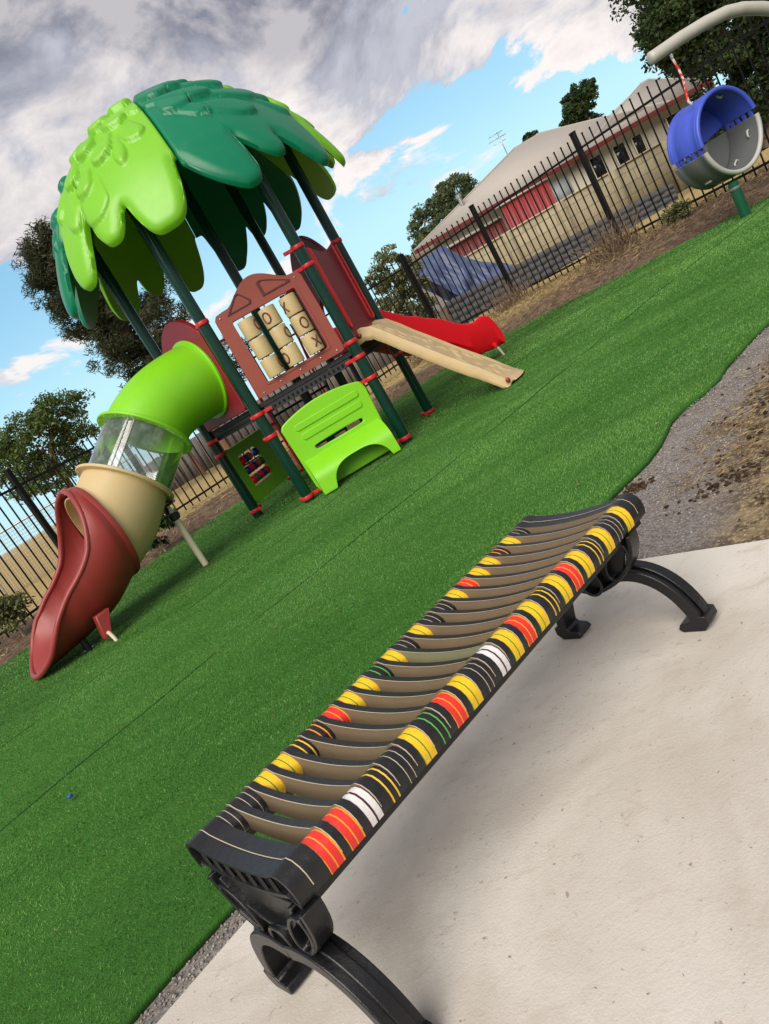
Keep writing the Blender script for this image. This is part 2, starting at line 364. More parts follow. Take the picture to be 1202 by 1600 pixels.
def slab_mat():
    g = bpy.data.materials.new('cream_concrete'); g.use_nodes = True; t = g.node_tree; b = t.nodes['Principled BSDF']
    tcn = N(t, 'ShaderNodeTexCoord'); v = tcn.outputs['Object']
    f1 = noise(t, v, 1.6, 7, 0.6, 0.5); f2 = noise(t, v, 7.0, 9, 0.72, 0.6, (1, 2, 3), (1, 2.2, 1)); f3 = noise(t, v, 140.0, 4, 0.7); f4 = noise(t, v, 22.0, 9, 0.8, 0.5, (4, 4, 4), (1, 1.8, 1))
    c = mixc(t, sstep(t, f1, 0.36, 0.64), (0.475, 0.435, 0.38), (0.60, 0.565, 0.51))
    c = mixc(t, math_(t, 'MULTIPLY', sstep(t, f2, 0.52, 0.72), 0.6), c, (0.44, 0.385, 0.32))
    c = mixc(t, math_(t, 'MULTIPLY', sstep(t, f4, 0.57, 0.68), 0.65), c, (0.27, 0.21, 0.15))
    c = mixc(t, math_(t, 'MULTIPLY', sstep(t, f3, 0.62, 0.78), 0.35), c, (0.30, 0.25, 0.20))
    f5 = noise(t, v, 34.0, 3, 0.5, 0.0, (6, 2, 1)); c = mixc(t, math_(t, 'MULTIPLY', sstep(t, f5, 0.70, 0.74), 0.6), c, (0.19, 0.11, 0.07))
    t.links.new(c, b.inputs['Base Color']); b.inputs['Roughness'].default_value = 0.85; b.inputs['Specular IOR Level'].default_value = 0.25
    bn = N(t, 'ShaderNodeBump'); bn.inputs['Strength'].default_value = 0.35; bn.inputs['Distance'].default_value = 0.006
    t.links.new(math_(t, 'ADD', f4, f3), bn.inputs['Height']); t.links.new(bn.outputs[0], b.inputs['Normal']); return g
mb = MB(); mb.prism([(x, y, -0.10) for x, y in SLAB], (0, 0, 0.10)); o = mb.build('concrete_slab', slab_mat(), bevel=0.006); o['kind'] = 'structure'

SEAMM = mat('seam_shadow_gap', (0.012, 0.042, 0.009), .95, var=.2, spec=.05)
# turf pile: short blades, denser near the camera
SEAM_DIR = np.array([math.cos(rad(35.5)), math.sin(rad(35.5))]); SEAM_N = np.array([-SEAM_DIR[1], SEAM_DIR[0]])
SEAMS = [float(np.array(p) @ SEAM_N) for p in ((-1.17, 3.99), (-2.2, 5.2), (-2.6, 6.6), (-2.9, 8.1))]
def seam_dist(P, k): 
    s = SEAMS[k]+0.030*np.sin((P @ SEAM_DIR)*1.1+k*2.0)+0.012*np.sin((P @ SEAM_DIR)*5.3+k)
    return np.abs(P @ SEAM_N-s)
for q_ in range(len(SEAMS)):
    L_ = []
    for u_ in np.arange(-9, 14, .15):
        s_ = SEAMS[q_]+0.030*math.sin(u_*1.1+q_*2.0)+0.012*math.sin(u_*5.3+q_); w_ = (.009 if q_ == 0 else .006)*(.6+.3*math.sin(u_*2.9+q_)+.25*math.sin(u_*7.7))
        for d_ in (-w_, w_):
            p_ = SEAM_DIR*u_+SEAM_N*(s_+d_); L_.append((p_[0], p_[1], .0055))
    A_ = np.array(L_).reshape(-1, 2, 3); ok_ = inpoly(A_.mean(1)[:, :2], TURF) & (dist_poly(A_.mean(1)[:, :2], TURF) > .1)
    mb = MB()
    for i_ in range(len(A_)-1):
        if ok_[i_] and ok_[i_+1]: mb.add([A_[i_][0], A_[i_][1], A_[i_+1][1], A_[i_+1][0]], [(0, 1, 2, 3)])
    if mb.n: sm_ = mb.build('turf_seam', SEAMM, bpy.data.objects['turf'])
def blades():
    out = []
    bb = np.array(TURF); lo = bb.min(0); hi = bb.max(0)
    for r0, r1, dens, w, h in ((0, 2.6, 42000, 0.0024, 0.0115), (2.6, 4.5, 26000, 0.0034, 0.012), (4.5, 7.5, 13000, 0.0052, 0.012), (7.5, 16, 4500, 0.010, 0.013)):
        x0, x1 = max(lo[0], -r1), min(hi[0], r1); y0, y1 = max(lo[1], -0.6), min(hi[1], r1)
        n = int((x1-x0)*(y1-y0)*dens); P = RNG.uniform((x0, y0), (x1, y1), (n, 2)); r = np.hypot(P[:, 0], P[:, 1])
        k = (r >= r0) & (r < r1) & (P[:, 0] > -0.85*P[:, 1]-2.2) & (P[:, 0] < 0.95*P[:, 1]+1.5); P = P[k]; k = inpoly(P, TURF); P = P[k]
        keep = np.ones(len(P), bool)
        for q in range(len(SEAMS)): keep &= seam_dist(P, q) > (0.009+0.0012*np.hypot(P[:, 0], P[:, 1]))*(0.65+0.35*np.sin((P @ SEAM_DIR)*2.9+q*2)**2)
        P = P[keep]; n = len(P)
        a = RNG.uniform(0, 2*np.pi, n); side = np.stack([np.cos(a), np.sin(a)], 1)*(w*RNG.uniform(0.6, 1.3, n)/2)[:, None]
        clump = np.sin(P[:, 0]*3.1+np.sin(P[:, 1]*2.0))*np.sin(P[:, 1]*2.7+P[:, 0])
        lean = RNG.normal(0, 0.0055, (n, 2))+np.stack([0.003+0.004*clump, -0.004+0.003*clump], 1)
        hh = h*RNG.uniform(0.6, 1.25, n)
        tri = np.zeros((n, 3, 3)); tri[:, 0, :2] = P-side; tri[:, 1, :2] = P+side; tri[:, 2, :2] = P+lean; tri[:, :2, 2] = 0.001; tri[:, 2, 2] = hh
        out.append(tri)
    return np.concatenate(out)
def grass_mat():
    g = bpy.data.materials.new('artificial_grass'); g.use_nodes = True; t = g.node_tree; b = t.nodes['Principled BSDF']
    tcn = N(t, 'ShaderNodeTexCoord'); v = tcn.outputs['Object']; ge = N(t, 'ShaderNodeNewGeometry'); r = ge.outputs['Random Per Island']
    f1 = noise(t, v, 1.1, 6, 0.6, 0.3, (0, 0, 0), (0.35, 2.2, 1), (0, 0, rad(-35.5))); f2 = noise(t, v, 5.0, 7, 0.65, 0.2, (0, 0, 0), (.5, 1.8, 1), (0, 0, rad(-35.5)))
    f9 = noise(t, v, 0.45, 3, 0.5, 0.0, (3, 1, 0)); c = mixc(t, sstep(t, math_(t, 'ADD', math_(t, 'MULTIPLY', f1, .6), math_(t, 'MULTIPLY', f9, .4)), 0.40, 0.60), (0.070, 0.210, 0.029), (0.190, 0.400, 0.082))
    c = mixc(t, math_(t, 'MULTIPLY', sstep(t, f2, 0.45, 0.66), 0.6), c, (0.215, 0.420, 0.105))
    c = mixc(t, math_(t, 'MULTIPLY', sstep(t, r, 0.6, 1.0), 0.6), c, (0.32, 0.55, 0.18))
    c = mixc(t, math_(t, 'MULTIPLY', math_(t, 'SUBTRACT', 1.0, sstep(t, r, 0.0, 0.40)), 0.75), c, (0.018, 0.070, 0.012))
    t.links.new(c, b.inputs['Base Color']); b.inputs['Roughness'].default_value = 0.5; b.inputs['Specular IOR Level'].default_value = 0.3
    tr = N(t, 'ShaderNodeBsdfTranslucent'); t.links.new(c, tr.inputs[0]); mx = N(t, 'ShaderNodeMixShader'); mx.inputs[0].default_value = 0.25
    t.links.new(b.outputs[0], mx.inputs[1]); t.links.new(tr.outputs[0], mx.inputs[2]); t.links.new(mx.outputs[0], t.nodes['Material Output'].inputs[0]); return g
o = quads_mesh('artificial_grass', blades(), grass_mat(), 3)
tag(o, 'short bright green synthetic grass covering the play area', 'grass', kind='stuff')

# loose gravel beside the slab
def tetra_scatter(P, size, zf, flat=0.6):
    n = len(P); R = RNG.normal(size=(n, 6, 3)); R /= np.linalg.norm(R, axis=2, keepdims=True)
    base = np.array([[1, 0, 0], [-1, 0, 0], [0, 1, 0], [0, -1, 0], [0, 0, 1], [0, 0, -1.0]])
    a = RNG.uniform(0, 6.28, n); c, s = np.cos(a), np.sin(a)
    V = base[None]*size[:, None, None]*RNG.uniform(0.6, 1.2, (n, 6, 1)); V[:, :, 2] *= flat
    x = V[:, :, 0]*c[:, None]-V[:, :, 1]*s[:, None]; y = V[:, :, 0]*s[:, None]+V[:, :, 1]*c[:, None]
    V[:, :, 0] = x+P[:, None, 0]; V[:, :, 1] = y+P[:, None, 1]; V[:, :, 2] += zf[:, None]
    F = np.array([[0, 2, 4], [2, 1, 4], [1, 3, 4], [3, 0, 4], [2, 0, 5], [1, 2, 5], [3, 1, 5], [0, 3, 5]])
    idx = (np.arange(n)[:, None, None]*6+F[None]).reshape(-1, 3)
    return V.reshape(-1, 3), idx
def idx_mesh(name, V, F, mat_, smooth=False):
    me = bpy.data.meshes.new(name); me.vertices.add(len(V)); me.vertices.foreach_set('co', V.astype(np.float32).ravel())
    me.loops.add(F.size); me.loops.foreach_set('vertex_index', F.astype(np.int32).ravel()); me.polygons.add(len(F))
    me.polygons.foreach_set('loop_start', np.arange(0, F.size, F.shape[1], dtype=np.int32)); me.update(calc_edges=True); me.materials.append(mat_)
    o = bpy.data.objects.new(name, me); COL.objects.link(o); return o
P = RNG.uniform((-3.0, 0.0), (3.2, 4.6), (150000, 2)); k = (~inpoly(P, TURF)) & (~inpoly(P, SLAB)) & (P[:, 1] > 0.55*P[:, 0]+0.9); P = P[k]
u = 0.68*P[:, 0]-0.73*P[:, 1]; k = (u < -1.10+0.15*RNG.normal(size=len(P))) | (RNG.random(len(P)) < 0.05); P = P[k]; P = P[np.hypot(P[:, 0], P[:, 1]) < 5]
GM = mat('gravel', (0.27, 0.24, 0.22), 0.9, var=0.3, vscale=30, island=0.4, spec=0.05)
V_, F_ = tetra_scatter(P, RNG.uniform(0.0025, 0.0075, len(P)), ground_z(P)+0.002)
tag(idx_mesh('gravel', V_, F_, GM), 'fine grey brown gravel between the turf and the concrete slab', 'gravel', kind='stuff')

# dry strands, tufts and soil clods
def strands(centers, n_each, rad_, length, width, zf, lay=0.7):
    C0 = np.repeat(centers, n_each, axis=0); n = len(C0)
    P = C0+RNG.normal(0, 1, (n, 2))*np.repeat(rad_, n_each)[:, None]
    a = RNG.uniform(0, 6.28, n); L = length*RNG.uniform(0.4, 1.2, n)
    el = RNG.uniform(0, 1, n)**(1/ (1.01-lay)) if lay < 1 else np.zeros(n)
    el = np.arcsin(np.clip(RNG.uniform(0, 1, n)*(1-lay)*2, 0, 1))
    d = np.stack([np.cos(a)*np.cos(el), np.sin(a)*np.cos(el), np.sin(el)], 1)*L[:, None]
    s = np.stack([-np.sin(a), np.cos(a), np.zeros(n)], 1)*(width*RNG.uniform(0.5, 1.2, n)/2)[:, None]
    z = zf(P); base = np.column_stack([P, z+RNG.uniform(0, 0.02, n)])
    V = np.stack([base-s, base+s, base+d*0.6+s*0.7+np.array([0, 0, 0.0]), base+d], 1)
    V[:, 3, 2] -= L*0.15*np.cos(el); V[:, 3, 2] = np.maximum(V[:, 3, 2], z-0.002)
    return V
DG = mat('dry_grass_strands', (0.30, 0.22, 0.115), 0.85, var=0.3, vscale=3, island=0.45, trans=0.15, spec=0.2)
P = RNG.uniform((0.6, 1.7), (4.5, 5.2), (1500, 2)); u = 0.68*P[:, 0]-0.73*P[:, 1]
k = (~inpoly(P, TURF)) & (~inpoly(P, SLAB)) & (u > -1.25) & (dist_poly(P, TURF) > 0.25); P = P[k]
nn = np.sin(P[:, 0]*3.3+1)+np.sin(P[:, 1]*4.1+P[:, 0]*2); P = P[nn > -0.5]
V1 = strands(P, 42, np.full(len(P), 0.05), 0.045, 0.0022, ground_z, 0.75)
P = RNG.uniform((-8, 6), (12, 18), (16000, 2)); d = dist_poly(P, TURF_BACK, False); k = (~inpoly(P, TURF)) & (d > 0.12+0.3*RNG.random(len(P))) & (d < 3.2) & (P[:, 1] > 5); P = P[k]
k = (RNG.random(len(P)) < np.clip(0.12+0.9*(P[:, 0] > 2.2)*(dist_poly(P, TURF_BACK, False) > .95), 0, 1)); P = P[k]
V2 = strands(P, 9, np.full(len(P), 0.12), 0.11, 0.007, ground_z, 0.6)
o = quads_mesh('dry_grass', np.concatenate([V1, V2]), DG, 4); tag(o, 'dead straw coloured grass lying over the bare soil', 'dry grass', kind='stuff')
P = np.concatenate([RNG.normal((x, y), (sx, sy), (n, 2)) for x, y, sx, sy, n in ((1.95, 3.02, .22, .09, 300), (2.5, 3.35, .3, .12, 300), (1.22, 2.52, .12, .05, 130), (1.3, 2.15, .10, .05, 110), (1.02, 2.92, .05, .03, 60), (1.6, 2.7, .2, .05, 90), (2.8, 3.0, .4, .2, 200))])
k = (~inpoly(P, TURF)) & (~inpoly(P, SLAB)); P = P[k]
V_, F_ = tetra_scatter(P, RNG.uniform(0.004, 0.018, len(P))*RNG.uniform(0.5, 1.2, len(P)), ground_z(P)+0.006)
tag(idx_mesh('soil_clods', V_, F_, mat('dark_brown_soil', (0.060, 0.035, 0.021), 0.98, var=0.4, vscale=25, island=0.35, spec=0.1, bump=0.6)), 'crumbly dark brown clods of soil scraped up in the dry lawn', 'soil', kind='stuff')

# ------------------------------------------------------------------ play tower
CX, CY, PR = -0.11, 8.25, 1.18
def hexv(k): a = rad(245.4+60*k); return Vector((CX+PR*math.cos(a), CY+PR*math.sin(a), 0))
HV = [hexv(k) for k in range(6)]            # A B C D E F
tower = thing('play_tower', (CX, CY, 0), 'climbing tower with leafy green dome roof, tube slide, red slide and tan ramp', 'playground tower')
clamps = {0: (.055, .77, 1.015, 2.03), 1: (.06, .77, 1.01, 1.175, 2.015, 2.21), 2: (.03, .8, 1.1, 2.215), 3: (.06, 1.0, 2.1), 4: (.10, .80, 1.0, 2.0), 5: (.09, .83, 1.0, 2.03)}
for k in range(6):
    mb = MB(); p = HV[k]; mb.tube([p, p+Vector((0, 0, 3.58))], 0.058, 28)
    po = mb.build('post', M['post'], tower, smooth=40)
    inw = (Vector((CX, CY, 0))-p).normalized()
    for j, z in enumerate(clamps[k]):
        mb = MB(); c = p+Vector((0, 0, z))
        mb.lathe(c, [(0.059, -0.021), (0.066, -0.021), (0.069, -0.015), (0.069, 0.015), (0.066, 0.021), (0.059, 0.021)], 28)
        for sgn in ((1,) if j % 2 else (-1, 1)):
            ang = math.atan2(inw.y, inw.x)+sgn*rad(60); d = Vector((math.cos(ang), math.sin(ang), 0))
            R = Matrix.Rotation(ang, 3, 'Z'); mb.box(c+d*0.11, (0.10, 0.018, 0.036), R)
            mb.lathe(c+d*0.125+Vector((-d.y, d.x, 0))*-0.012, [(0.012, 0), (0.012, 0.028)], 10, (-d.y, d.x, 0))
        mb.build('clamp', M['clamp'], po, smooth=40, bevel=0.004)
mb = MB(); c = Vector((CX, CY, 0)); mb.tube([c+Vector((0, 0, 0.0)), c+Vector((0, 0, 4.18))], 0.058, 24); mb.build('post', M['post'], tower, smooth=40)

# canopy ------------------------------------------------------------
ER, EH, EZ, TH = 1.79, 2.10, 2.2, 0.075
def lobes(kind, x):     # x: degrees from the left seam of a 60 degree sector -> bottom edge height
    L = {'lime': [(11.0, 2.77, 9.0, 7.8, 2.6, 3.2), (29.0, 2.93, 8.8, 8.2, 2.6, 2.8), (46.5, 2.76, 9.2, 11.5, 2.8, 3.8)],
         'teal': [(11.5, 2.75, 10.5, 8.0, 1.5, 3.4), (27.5, 2.93, 8.5, 7.8, 1.8, 3.2), (44.0, 2.73, 10.0, 11, 2.0, 2.8)]}[kind]
    zz = np.full_like(x, 9.0)
    for c, tip, wl, wr, pl, pr in L:
        d = x-c; u = np.where(d < 0, -d/wl, d/wr); p = np.where(d < 0, pl, pr)
        zz = np.minimum(zz, tip+0.42*np.power(np.maximum(u, 0), p))
    cap = 3.32 + 0*x
    if kind == 'teal': cap = 3.33-0.15/(1+np.exp(-(x-29)/1.5))+0.14/(1+np.exp(-(x-47)/2))
    else: cap = 3.33-0.17/(1+np.exp(-(x-31)/1.5))+0.14/(1+np.exp(-(x-48)/2))
    k = 0.035; return -k*np.log(np.exp(-zz/k)+np.exp(-cap/k))
def pads(kind):
    r = random.Random(5 if kind == 'lime' else 9); out = []
    # (deg from left seam, polar angle of the lower tip in rad, half width m, length m, height m, twist)
    if kind == 'lime':
        out = [(14, 1.06, .12, .50, .030, .25), (27, 1.10, .21, .46, .026, -.05), (25, .96, .12, .30, .058, -.1), (43, .93, .075, .40, .034, .0), (50, .84, .13, .34, .030, .2), (36, .84, .13, .34, .048, -.3),
               (15, .84, .13, .34, .052, .2), (25, .72, .13, .32, .066, 0), (43, .66, .15, .34, .050, .2), (55, .64, .10, .30, .032, .2), (32, .56, .14, .30, .066, 0), (9, .62, .12, .34, .042, .2), (48, .46, .14, .28, .056, 0), (18, .42, .14, .30, .056, 0), (4, .94, .08, .36, .036, .1), (34, .30, .16, .26, .060, 0)]
    else:
        out = [(38, .95, .14, .66, .032, 1.05), (22, .88, .11, .46, .030, .85), (13, .80, .17, .36, .048, .15), (50, .84, .11, .58, .044, 1.15), (55, 1.0, .07, .40, .028, .7), (57, .86, .07, .36, .034, .9), (31, .74, .11, .64, .056, 1.15), (50, .64, .11, .52, .050, 1.05),
               (14, .60, .14, .36, .060, .4), (29, .54, .12, .52, .060, 1.0), (44, .47, .12, .42, .052, .8), (10, .42, .14, .32, .050, .3), (54, .46, .10, .30, .040, .7), (26, .34, .13, .32, .050, .5)]
    return out
roof = bpy.data.objects.new('canopy', None); COL.objects.link(roof); roof.parent = tower; WL[roof.name] = WL[tower.name]
TROOF = WL[tower.name]
def sector(a0, kind):
    nu, nv = 150, 130
    u = np.linspace(0, 1, nu); x = 0.12+u*59.76; zb = lobes(kind, x)
    v = np.linspace(0.02, 1, nv)**0.92
    phib = np.arccos(np.clip((zb-EZ)/EH, -1, 1))
    X, Vv = np.meshgrid(x, v); PHI = np.meshgrid(phib, v)[0]*Vv
    if kind == 'teal':
        ZH = EZ+EH*np.cos(PHI); X = X+4.2*np.sin(np.pi*np.clip(X, 0, 60)/60)**0.7*np.clip((3.42-ZH)/0.5, 0, 1.2)**1.2
    th = np.radians(a0+X)
    def pt(th_, ph, off): 
        n = np.stack([np.sin(ph)*np.cos(th_)/ER, np.sin(ph)*np.sin(th_)/ER, np.cos(ph)/EH], -1); n /= np.linalg.norm(n, axis=-1, keepdims=True)
        return np.stack([CX-.05+ER*np.sin(ph)*np.cos(th_), CY+ER*np.sin(ph)*np.sin(th_), EZ+EH*np.cos(ph)], -1)+n*off[..., None]
    base = pt(th, PHI, np.zeros_like(th))
    # distance of every point from the sector's own edge
    bd = base[-1]; s1 = base[:, 0, :]; s2 = base[:, -1, :]
    flat = base.reshape(-1, 3)
    def mind(B):
        d = np.full(len(flat), 1e9)
        for i in range(0, len(flat), 4000): d[i:i+4000] = np.sqrt(((flat[i:i+4000, None]-B[None])**2).sum(-1)).min(1)
        return d.reshape(th.shape)
    db = mind(bd); dsm = mind(np.concatenate([s1, s2]))
    def rnd(d, e): q = np.clip(1-d/e, 0, 1); return 1-np.sqrt(np.clip(1-q*q, 0, 1))
    off = -TH*np.maximum(rnd(db, 0.115), 0.6*rnd(dsm, 0.030))
    # overlapping leaf pads, each thickest at its lower tip
    pd = np.zeros_like(th); arcR = ER*np.sin(PHI)
    mer = PHI*1.92
    for c, tipa, hw, ln, h, tw in pads(kind):
        h = h*(.66 if tipa < .45 else 1.1)
        du = (X-c)*math.pi/180*np.maximum(arcR, 0.25); dv = (tipa*1.92-mer)     # metres above the tip
        if kind == 'teal': du, dv = du*math.cos(tw)+dv*math.sin(tw), dv*math.cos(tw)-du*math.sin(tw); du2 = du
        else: du2 = du+tw*(dv-ln*0.5)
        t = dv/ln; wloc = hw*np.sqrt(np.clip(1-np.clip((0.42-t)/0.42, 0, 1)**2, 0, 1))*np.clip(1.2-0.75*t, 0.2, 1)
        e = np.minimum(wloc-np.abs(du2), np.minimum(dv, (ln-dv)*0.6)); s = np.clip(e/0.055, 0, 1); s = np.sqrt(np.clip(1-(1-s)**2, 0, 1))
        pd = np.maximum(pd, h*s*np.clip(1.15-0.75*np.clip(t, 0, 1), 0.25, 1))
    off = off+pd*np.clip(dsm/0.03, 0, 1)
    outer = pt(th, PHI, off); inner = pt(th, PHI, np.full_like(th, -TH))
    mb = MB(); idx = lambda j, i: j*nu+i
    fs = [(idx(j, i), idx(j, i+1), idx(j+1, i+1), idx(j+1, i)) for j in range(nv-1) for i in range(nu-1)]; n = nu*nv
    fi = [tuple(n+q for q in f)[::-1] for f in fs]
    br = [(idx(nv-1, i), idx(nv-1, i+1), n+idx(nv-1, i+1), n+idx(nv-1, i)) for i in range(nu-1)]
    br += [(idx(j, 0), idx(j+1, 0), n+idx(j+1, 0), n+idx(j, 0)) for j in range(nv-1)]+[(idx(j, nu-1), n+idx(j, nu-1), n+idx(j+1, nu-1), idx(j+1, nu-1)) for j in range(nv-1)]
    mb.add(np.concatenate([outer.reshape(-1, 3), inner.reshape(-1, 3)]), fs+fi+br)
    return mb
for k in range(6):
    kind = 'lime' if k % 2 == 0 else 'teal'
    o = sector(216+60*k, kind).build('leaf_panel', M['canopy_lime'] if kind == 'lime' else M['teal'], roof, smooth=70, doubles=True)
    o['label'] = 'light lime green leaf panel' if kind == 'lime' else 'dark teal green leaf panel'

# panel helpers: local frame on a hexagon side
def side(i, j):
    a, b = HV[i], HV[j]; d = (b-a).normalized(); n = Vector((d.y, -d.x, 0))     # n points outward for i->j clockwise seen order
    ctr = Vector((CX, CY, 0))
    if n.dot((a+b)/2-ctr) < 0: n = -n
    return lambda s, z, off=0.0: a+d*s+n*off+Vector((0, 0, z)), d, n
def resample(loop, ctr, n=120, start=0.0):
    P = [Vector((p[0], p[1])) for p in loop]; out = []
    for k in range(n):
        a = start+2*math.pi*k/n; d = Vector((math.cos(a), math.sin(a))); best = None
        for i in range(len(P)):
            p, q = P[i]-Vector(ctr), P[(i+1) % len(P)]-Vector(ctr); e = q-p; den = d.x*(-e.y)+d.y*e.x
            if abs(den) < 1e-12: continue
            t = (p.x*(-e.y)+p.y*e.x)/den; s = (d.x*p.y-d.y*p.x)/den
            if t > 0 and -1e-6 <= s <= 1+1e-6 and (best is None or t > best): best = t
        out.append((ctr[0]+d.x*best, ctr[1]+d.y*best))
    return out
def rrect(x0, z0, x1, z1, r, n=6):
    out = []
    for cx, cz, a0 in ((x1-r, z1-r, 0), (x0+r, z1-r, 90), (x0+r, z0+r, 180), (x1-r, z0+r, 270)):
        out += [(cx+r*math.cos(rad(a0+90*k/n)), cz+r*math.sin(rad(a0+90*k/n))) for k in range(n+1)]
    return out

# deck
mb = MB(); hexo = [(Vector((CX, CY, 0))+(v-Vector((CX, CY, 0)))*0.97) for v in HV]
mb.prism([(p.x, p.y, 1.055) for p in hexo], (0, 0, 0.05)); dk = mb.build('deck', M['deck'], tower, bevel=0.006)
for i in range(6):
    f, d, n = side(i, (i+1) % 6); mb = MB(); mb.prism([f(0.09, 0.975, -0.02), f(1.09, 0.975, -0.02), f(1.09, 1.052, -0.02), f(0.09, 1.052, -0.02)], n*-0.05)
    for q in range(18): mb.box(f(0.14+q*0.053, 1.013, -0.018), (0.022, 0.005, 0.03), Matrix((d, n, Vector((0, 0, 1)))).transposed(), 1)
    mb.build('edge_beam', [M['deck'], M['fence']], dk, bevel=0.004)

# turning-cylinder panel between A and B
f, d, n = side(0, 1)
outer = [(0.10, 1.14), (1.08, 1.14), (1.09, 1.20), (1.07, 1.98), (1.04, 2.02), (0.97, 2.03)]
outer += [(0.97-0.72*t, 2.03+0.17*(math.sin(math.pi*min(max((t-.04)/.92, 0), 1))**1.3)) for t in np.linspace(0.03, 0.97, 26)]+[(0.22, 2.03), (0.14, 2.02), (0.11, 1.98), (0.095, 1.2)]
inner = rrect(0.25, 1.245, 0.95, 1.90, 0.02)
ctr = (0.595, 1.57); oo = resample(outer, ctr, 160); ii = resample(inner, ctr, 160)
mb = MB(); mb.frame([f(a, z, 0.03) for a, z in oo], [f(a, z, 0.03) for a, z in ii], n*-0.06)
# raised rims round the two triangular recesses of the gable and round the window
def rim(mb, pts, r, off, mi=0): mb.tube([f(a, z, off) for a, z in pts], r, 8, closed=True, mi=mi)
mb.frame([f(a, z, 0.036) for a, z in rrect(0.225, 1.22, 0.975, 1.925, 0.03)], [f(a, z, 0.036) for a, z in rrect(0.25, 1.245, 0.95, 1.90, 0.02)], n*-0.005)
for pts in ([(0.24, 1.965), (0.50, 1.965), (0.52, 2.0), (0.44, 2.11), (0.40, 2.11)], [(0.64, 1.965), (0.94, 1.965), (0.95, 1.985), (0.76, 2.085), (0.68, 2.12), (0.64, 2.11)]):
    mb.frame([f((a-.58)*1.0+.58, z, 0.0285) for a, z in pts], [f(sum(q[0] for q in pts)/len(pts)*.22+a*.78, sum(q[1] for q in pts)/len(pts)*.22+z*.78, 0.0285) for a, z in pts], n*0.009, 1)
xo = mb.build('cylinder_panel', [M['brown'], mat('recess_brown', (0.085, 0.018, 0.014), 0.6)], tower, smooth=35, bevel=0.006)
XOM = mat('mark_brown', (0.13, 0.035, 0.025), 0.5)
marks = {(0, 2): ('O', 62), (0, 1): None, (0, 0): ('O', 75), (1, 2): ('O', -32), (1, 1): ('O', 50), (1, 0): ('O', -62), (2, 2): ('X', -58), (2, 1): ('O', 12), (2, 0): ('X', 24)}
for ci in range(3):
    for ri in range(3):
        a, z = 0.372+0.232*ci, 1.355+0.208*ri; c = f(a, z, 0.0); RR = 0.088
        mb = MB(); mb.lathe(c, [(RR*.9, -.097), (RR*.98, -.094), (RR, -.086), (RR, .086), (RR*.98, .094), (RR*.9, .097)], 36)
        cy = mb.build('turning_cylinder', M['tan'], xo, smooth=40)
        mk = marks[(ci, ri)]
        if mk:
            mb = MB(); ph0 = math.atan2(n.y, n.x)+rad(mk[1])
            def cyp(s, h): ph = ph0+s/RR; return c+Vector((math.cos(ph)*(RR+.001), math.sin(ph)*(RR+.001), h))
            if mk[0] == 'O': mb.tube([cyp(0.036*math.cos(q), 0.052*math.sin(q)) for q in np.linspace(0, 2*math.pi, 25)[:-1]], 0.0085, 6, closed=True)
            else:
                for sg in (-1, 1): mb.tube([cyp(sg*q*0.034, q*0.05) for q in np.linspace(-1, 1, 9)], 0.0085, 6)
            # a mark is moulded into its cylinder: join as a second slot of the cylinder mesh
            src = cy.data; bm = bmesh.new(); bm.from_mesh(src); vs = np.concatenate(mb.v)-np.array(WL[tower.name]); bv = [bm.verts.new(v) for v in vs]
            for fc in mb.f:
                nf = bm.faces.new([bv[q] for q in fc]); nf.material_index = 1; nf.smooth = True
            bm.to_mesh(src); bm.free(); src.materials.append(XOM)
for ci in range(3):
    mb = MB(); mb.tube([f(0.372+.232*ci, 1.235, 0), f(0.372+.232*ci, 1.91, 0)], 0.009, 8); mb.build('rod', M['steel'], xo, smooth=40)
for a, z in ((.17, 1.175), (1.01, 1.175), (.37, 1.19), (.6, 1.19), (.83, 1.19), (.17, 1.98), (1.0, 1.98)): mb = MB(); mb.ball(f(a, z, .031), .009, 8, sc=(1, 1, 1)); mb.build('bolt', M['steel'], xo, smooth=40)

# lime bench panel under the deck, between A and B
outer = [(0.16, 0.03), (1.03, 0.03), (1.05, 0.1), (1.08, 0.72), (1.05, 0.80)]+[(1.05-0.9*t, 0.80+0.075*math.sin(math.pi*t)**0.8) for t in np.linspace(0.04, 0.96, 20)]+[(0.14, 0.80), (0.11, 0.76), (0.13, 0.1)]
ctr = (0.61, 0.45); oo = resample(outer, ctr, 160); ii = resample(rrect(0.33, 0.425, 0.89, 0.475, 0.024), ctr, 160)
mb = MB(); mb.frame([f(a, z, 0.03) for a, z in oo], [f(a, z, 0.03) for a, z in ii], n*-0.05)
bp = mb.build('bench_panel', M['lime'], tower, smooth=35, bevel=0.012, bseg=3)
mb = MB()
for z0, x0, x1 in ((0.60, .26, .96), (0.71, .24, .98)): mb.prism([f(a, z, 0.0285) for a, z in rrect(x0, z0-.035, x1, z0+.035, 0.03)], n*0.012)
mb.build('raised_band', M['lime'], bp, bevel=0.006)
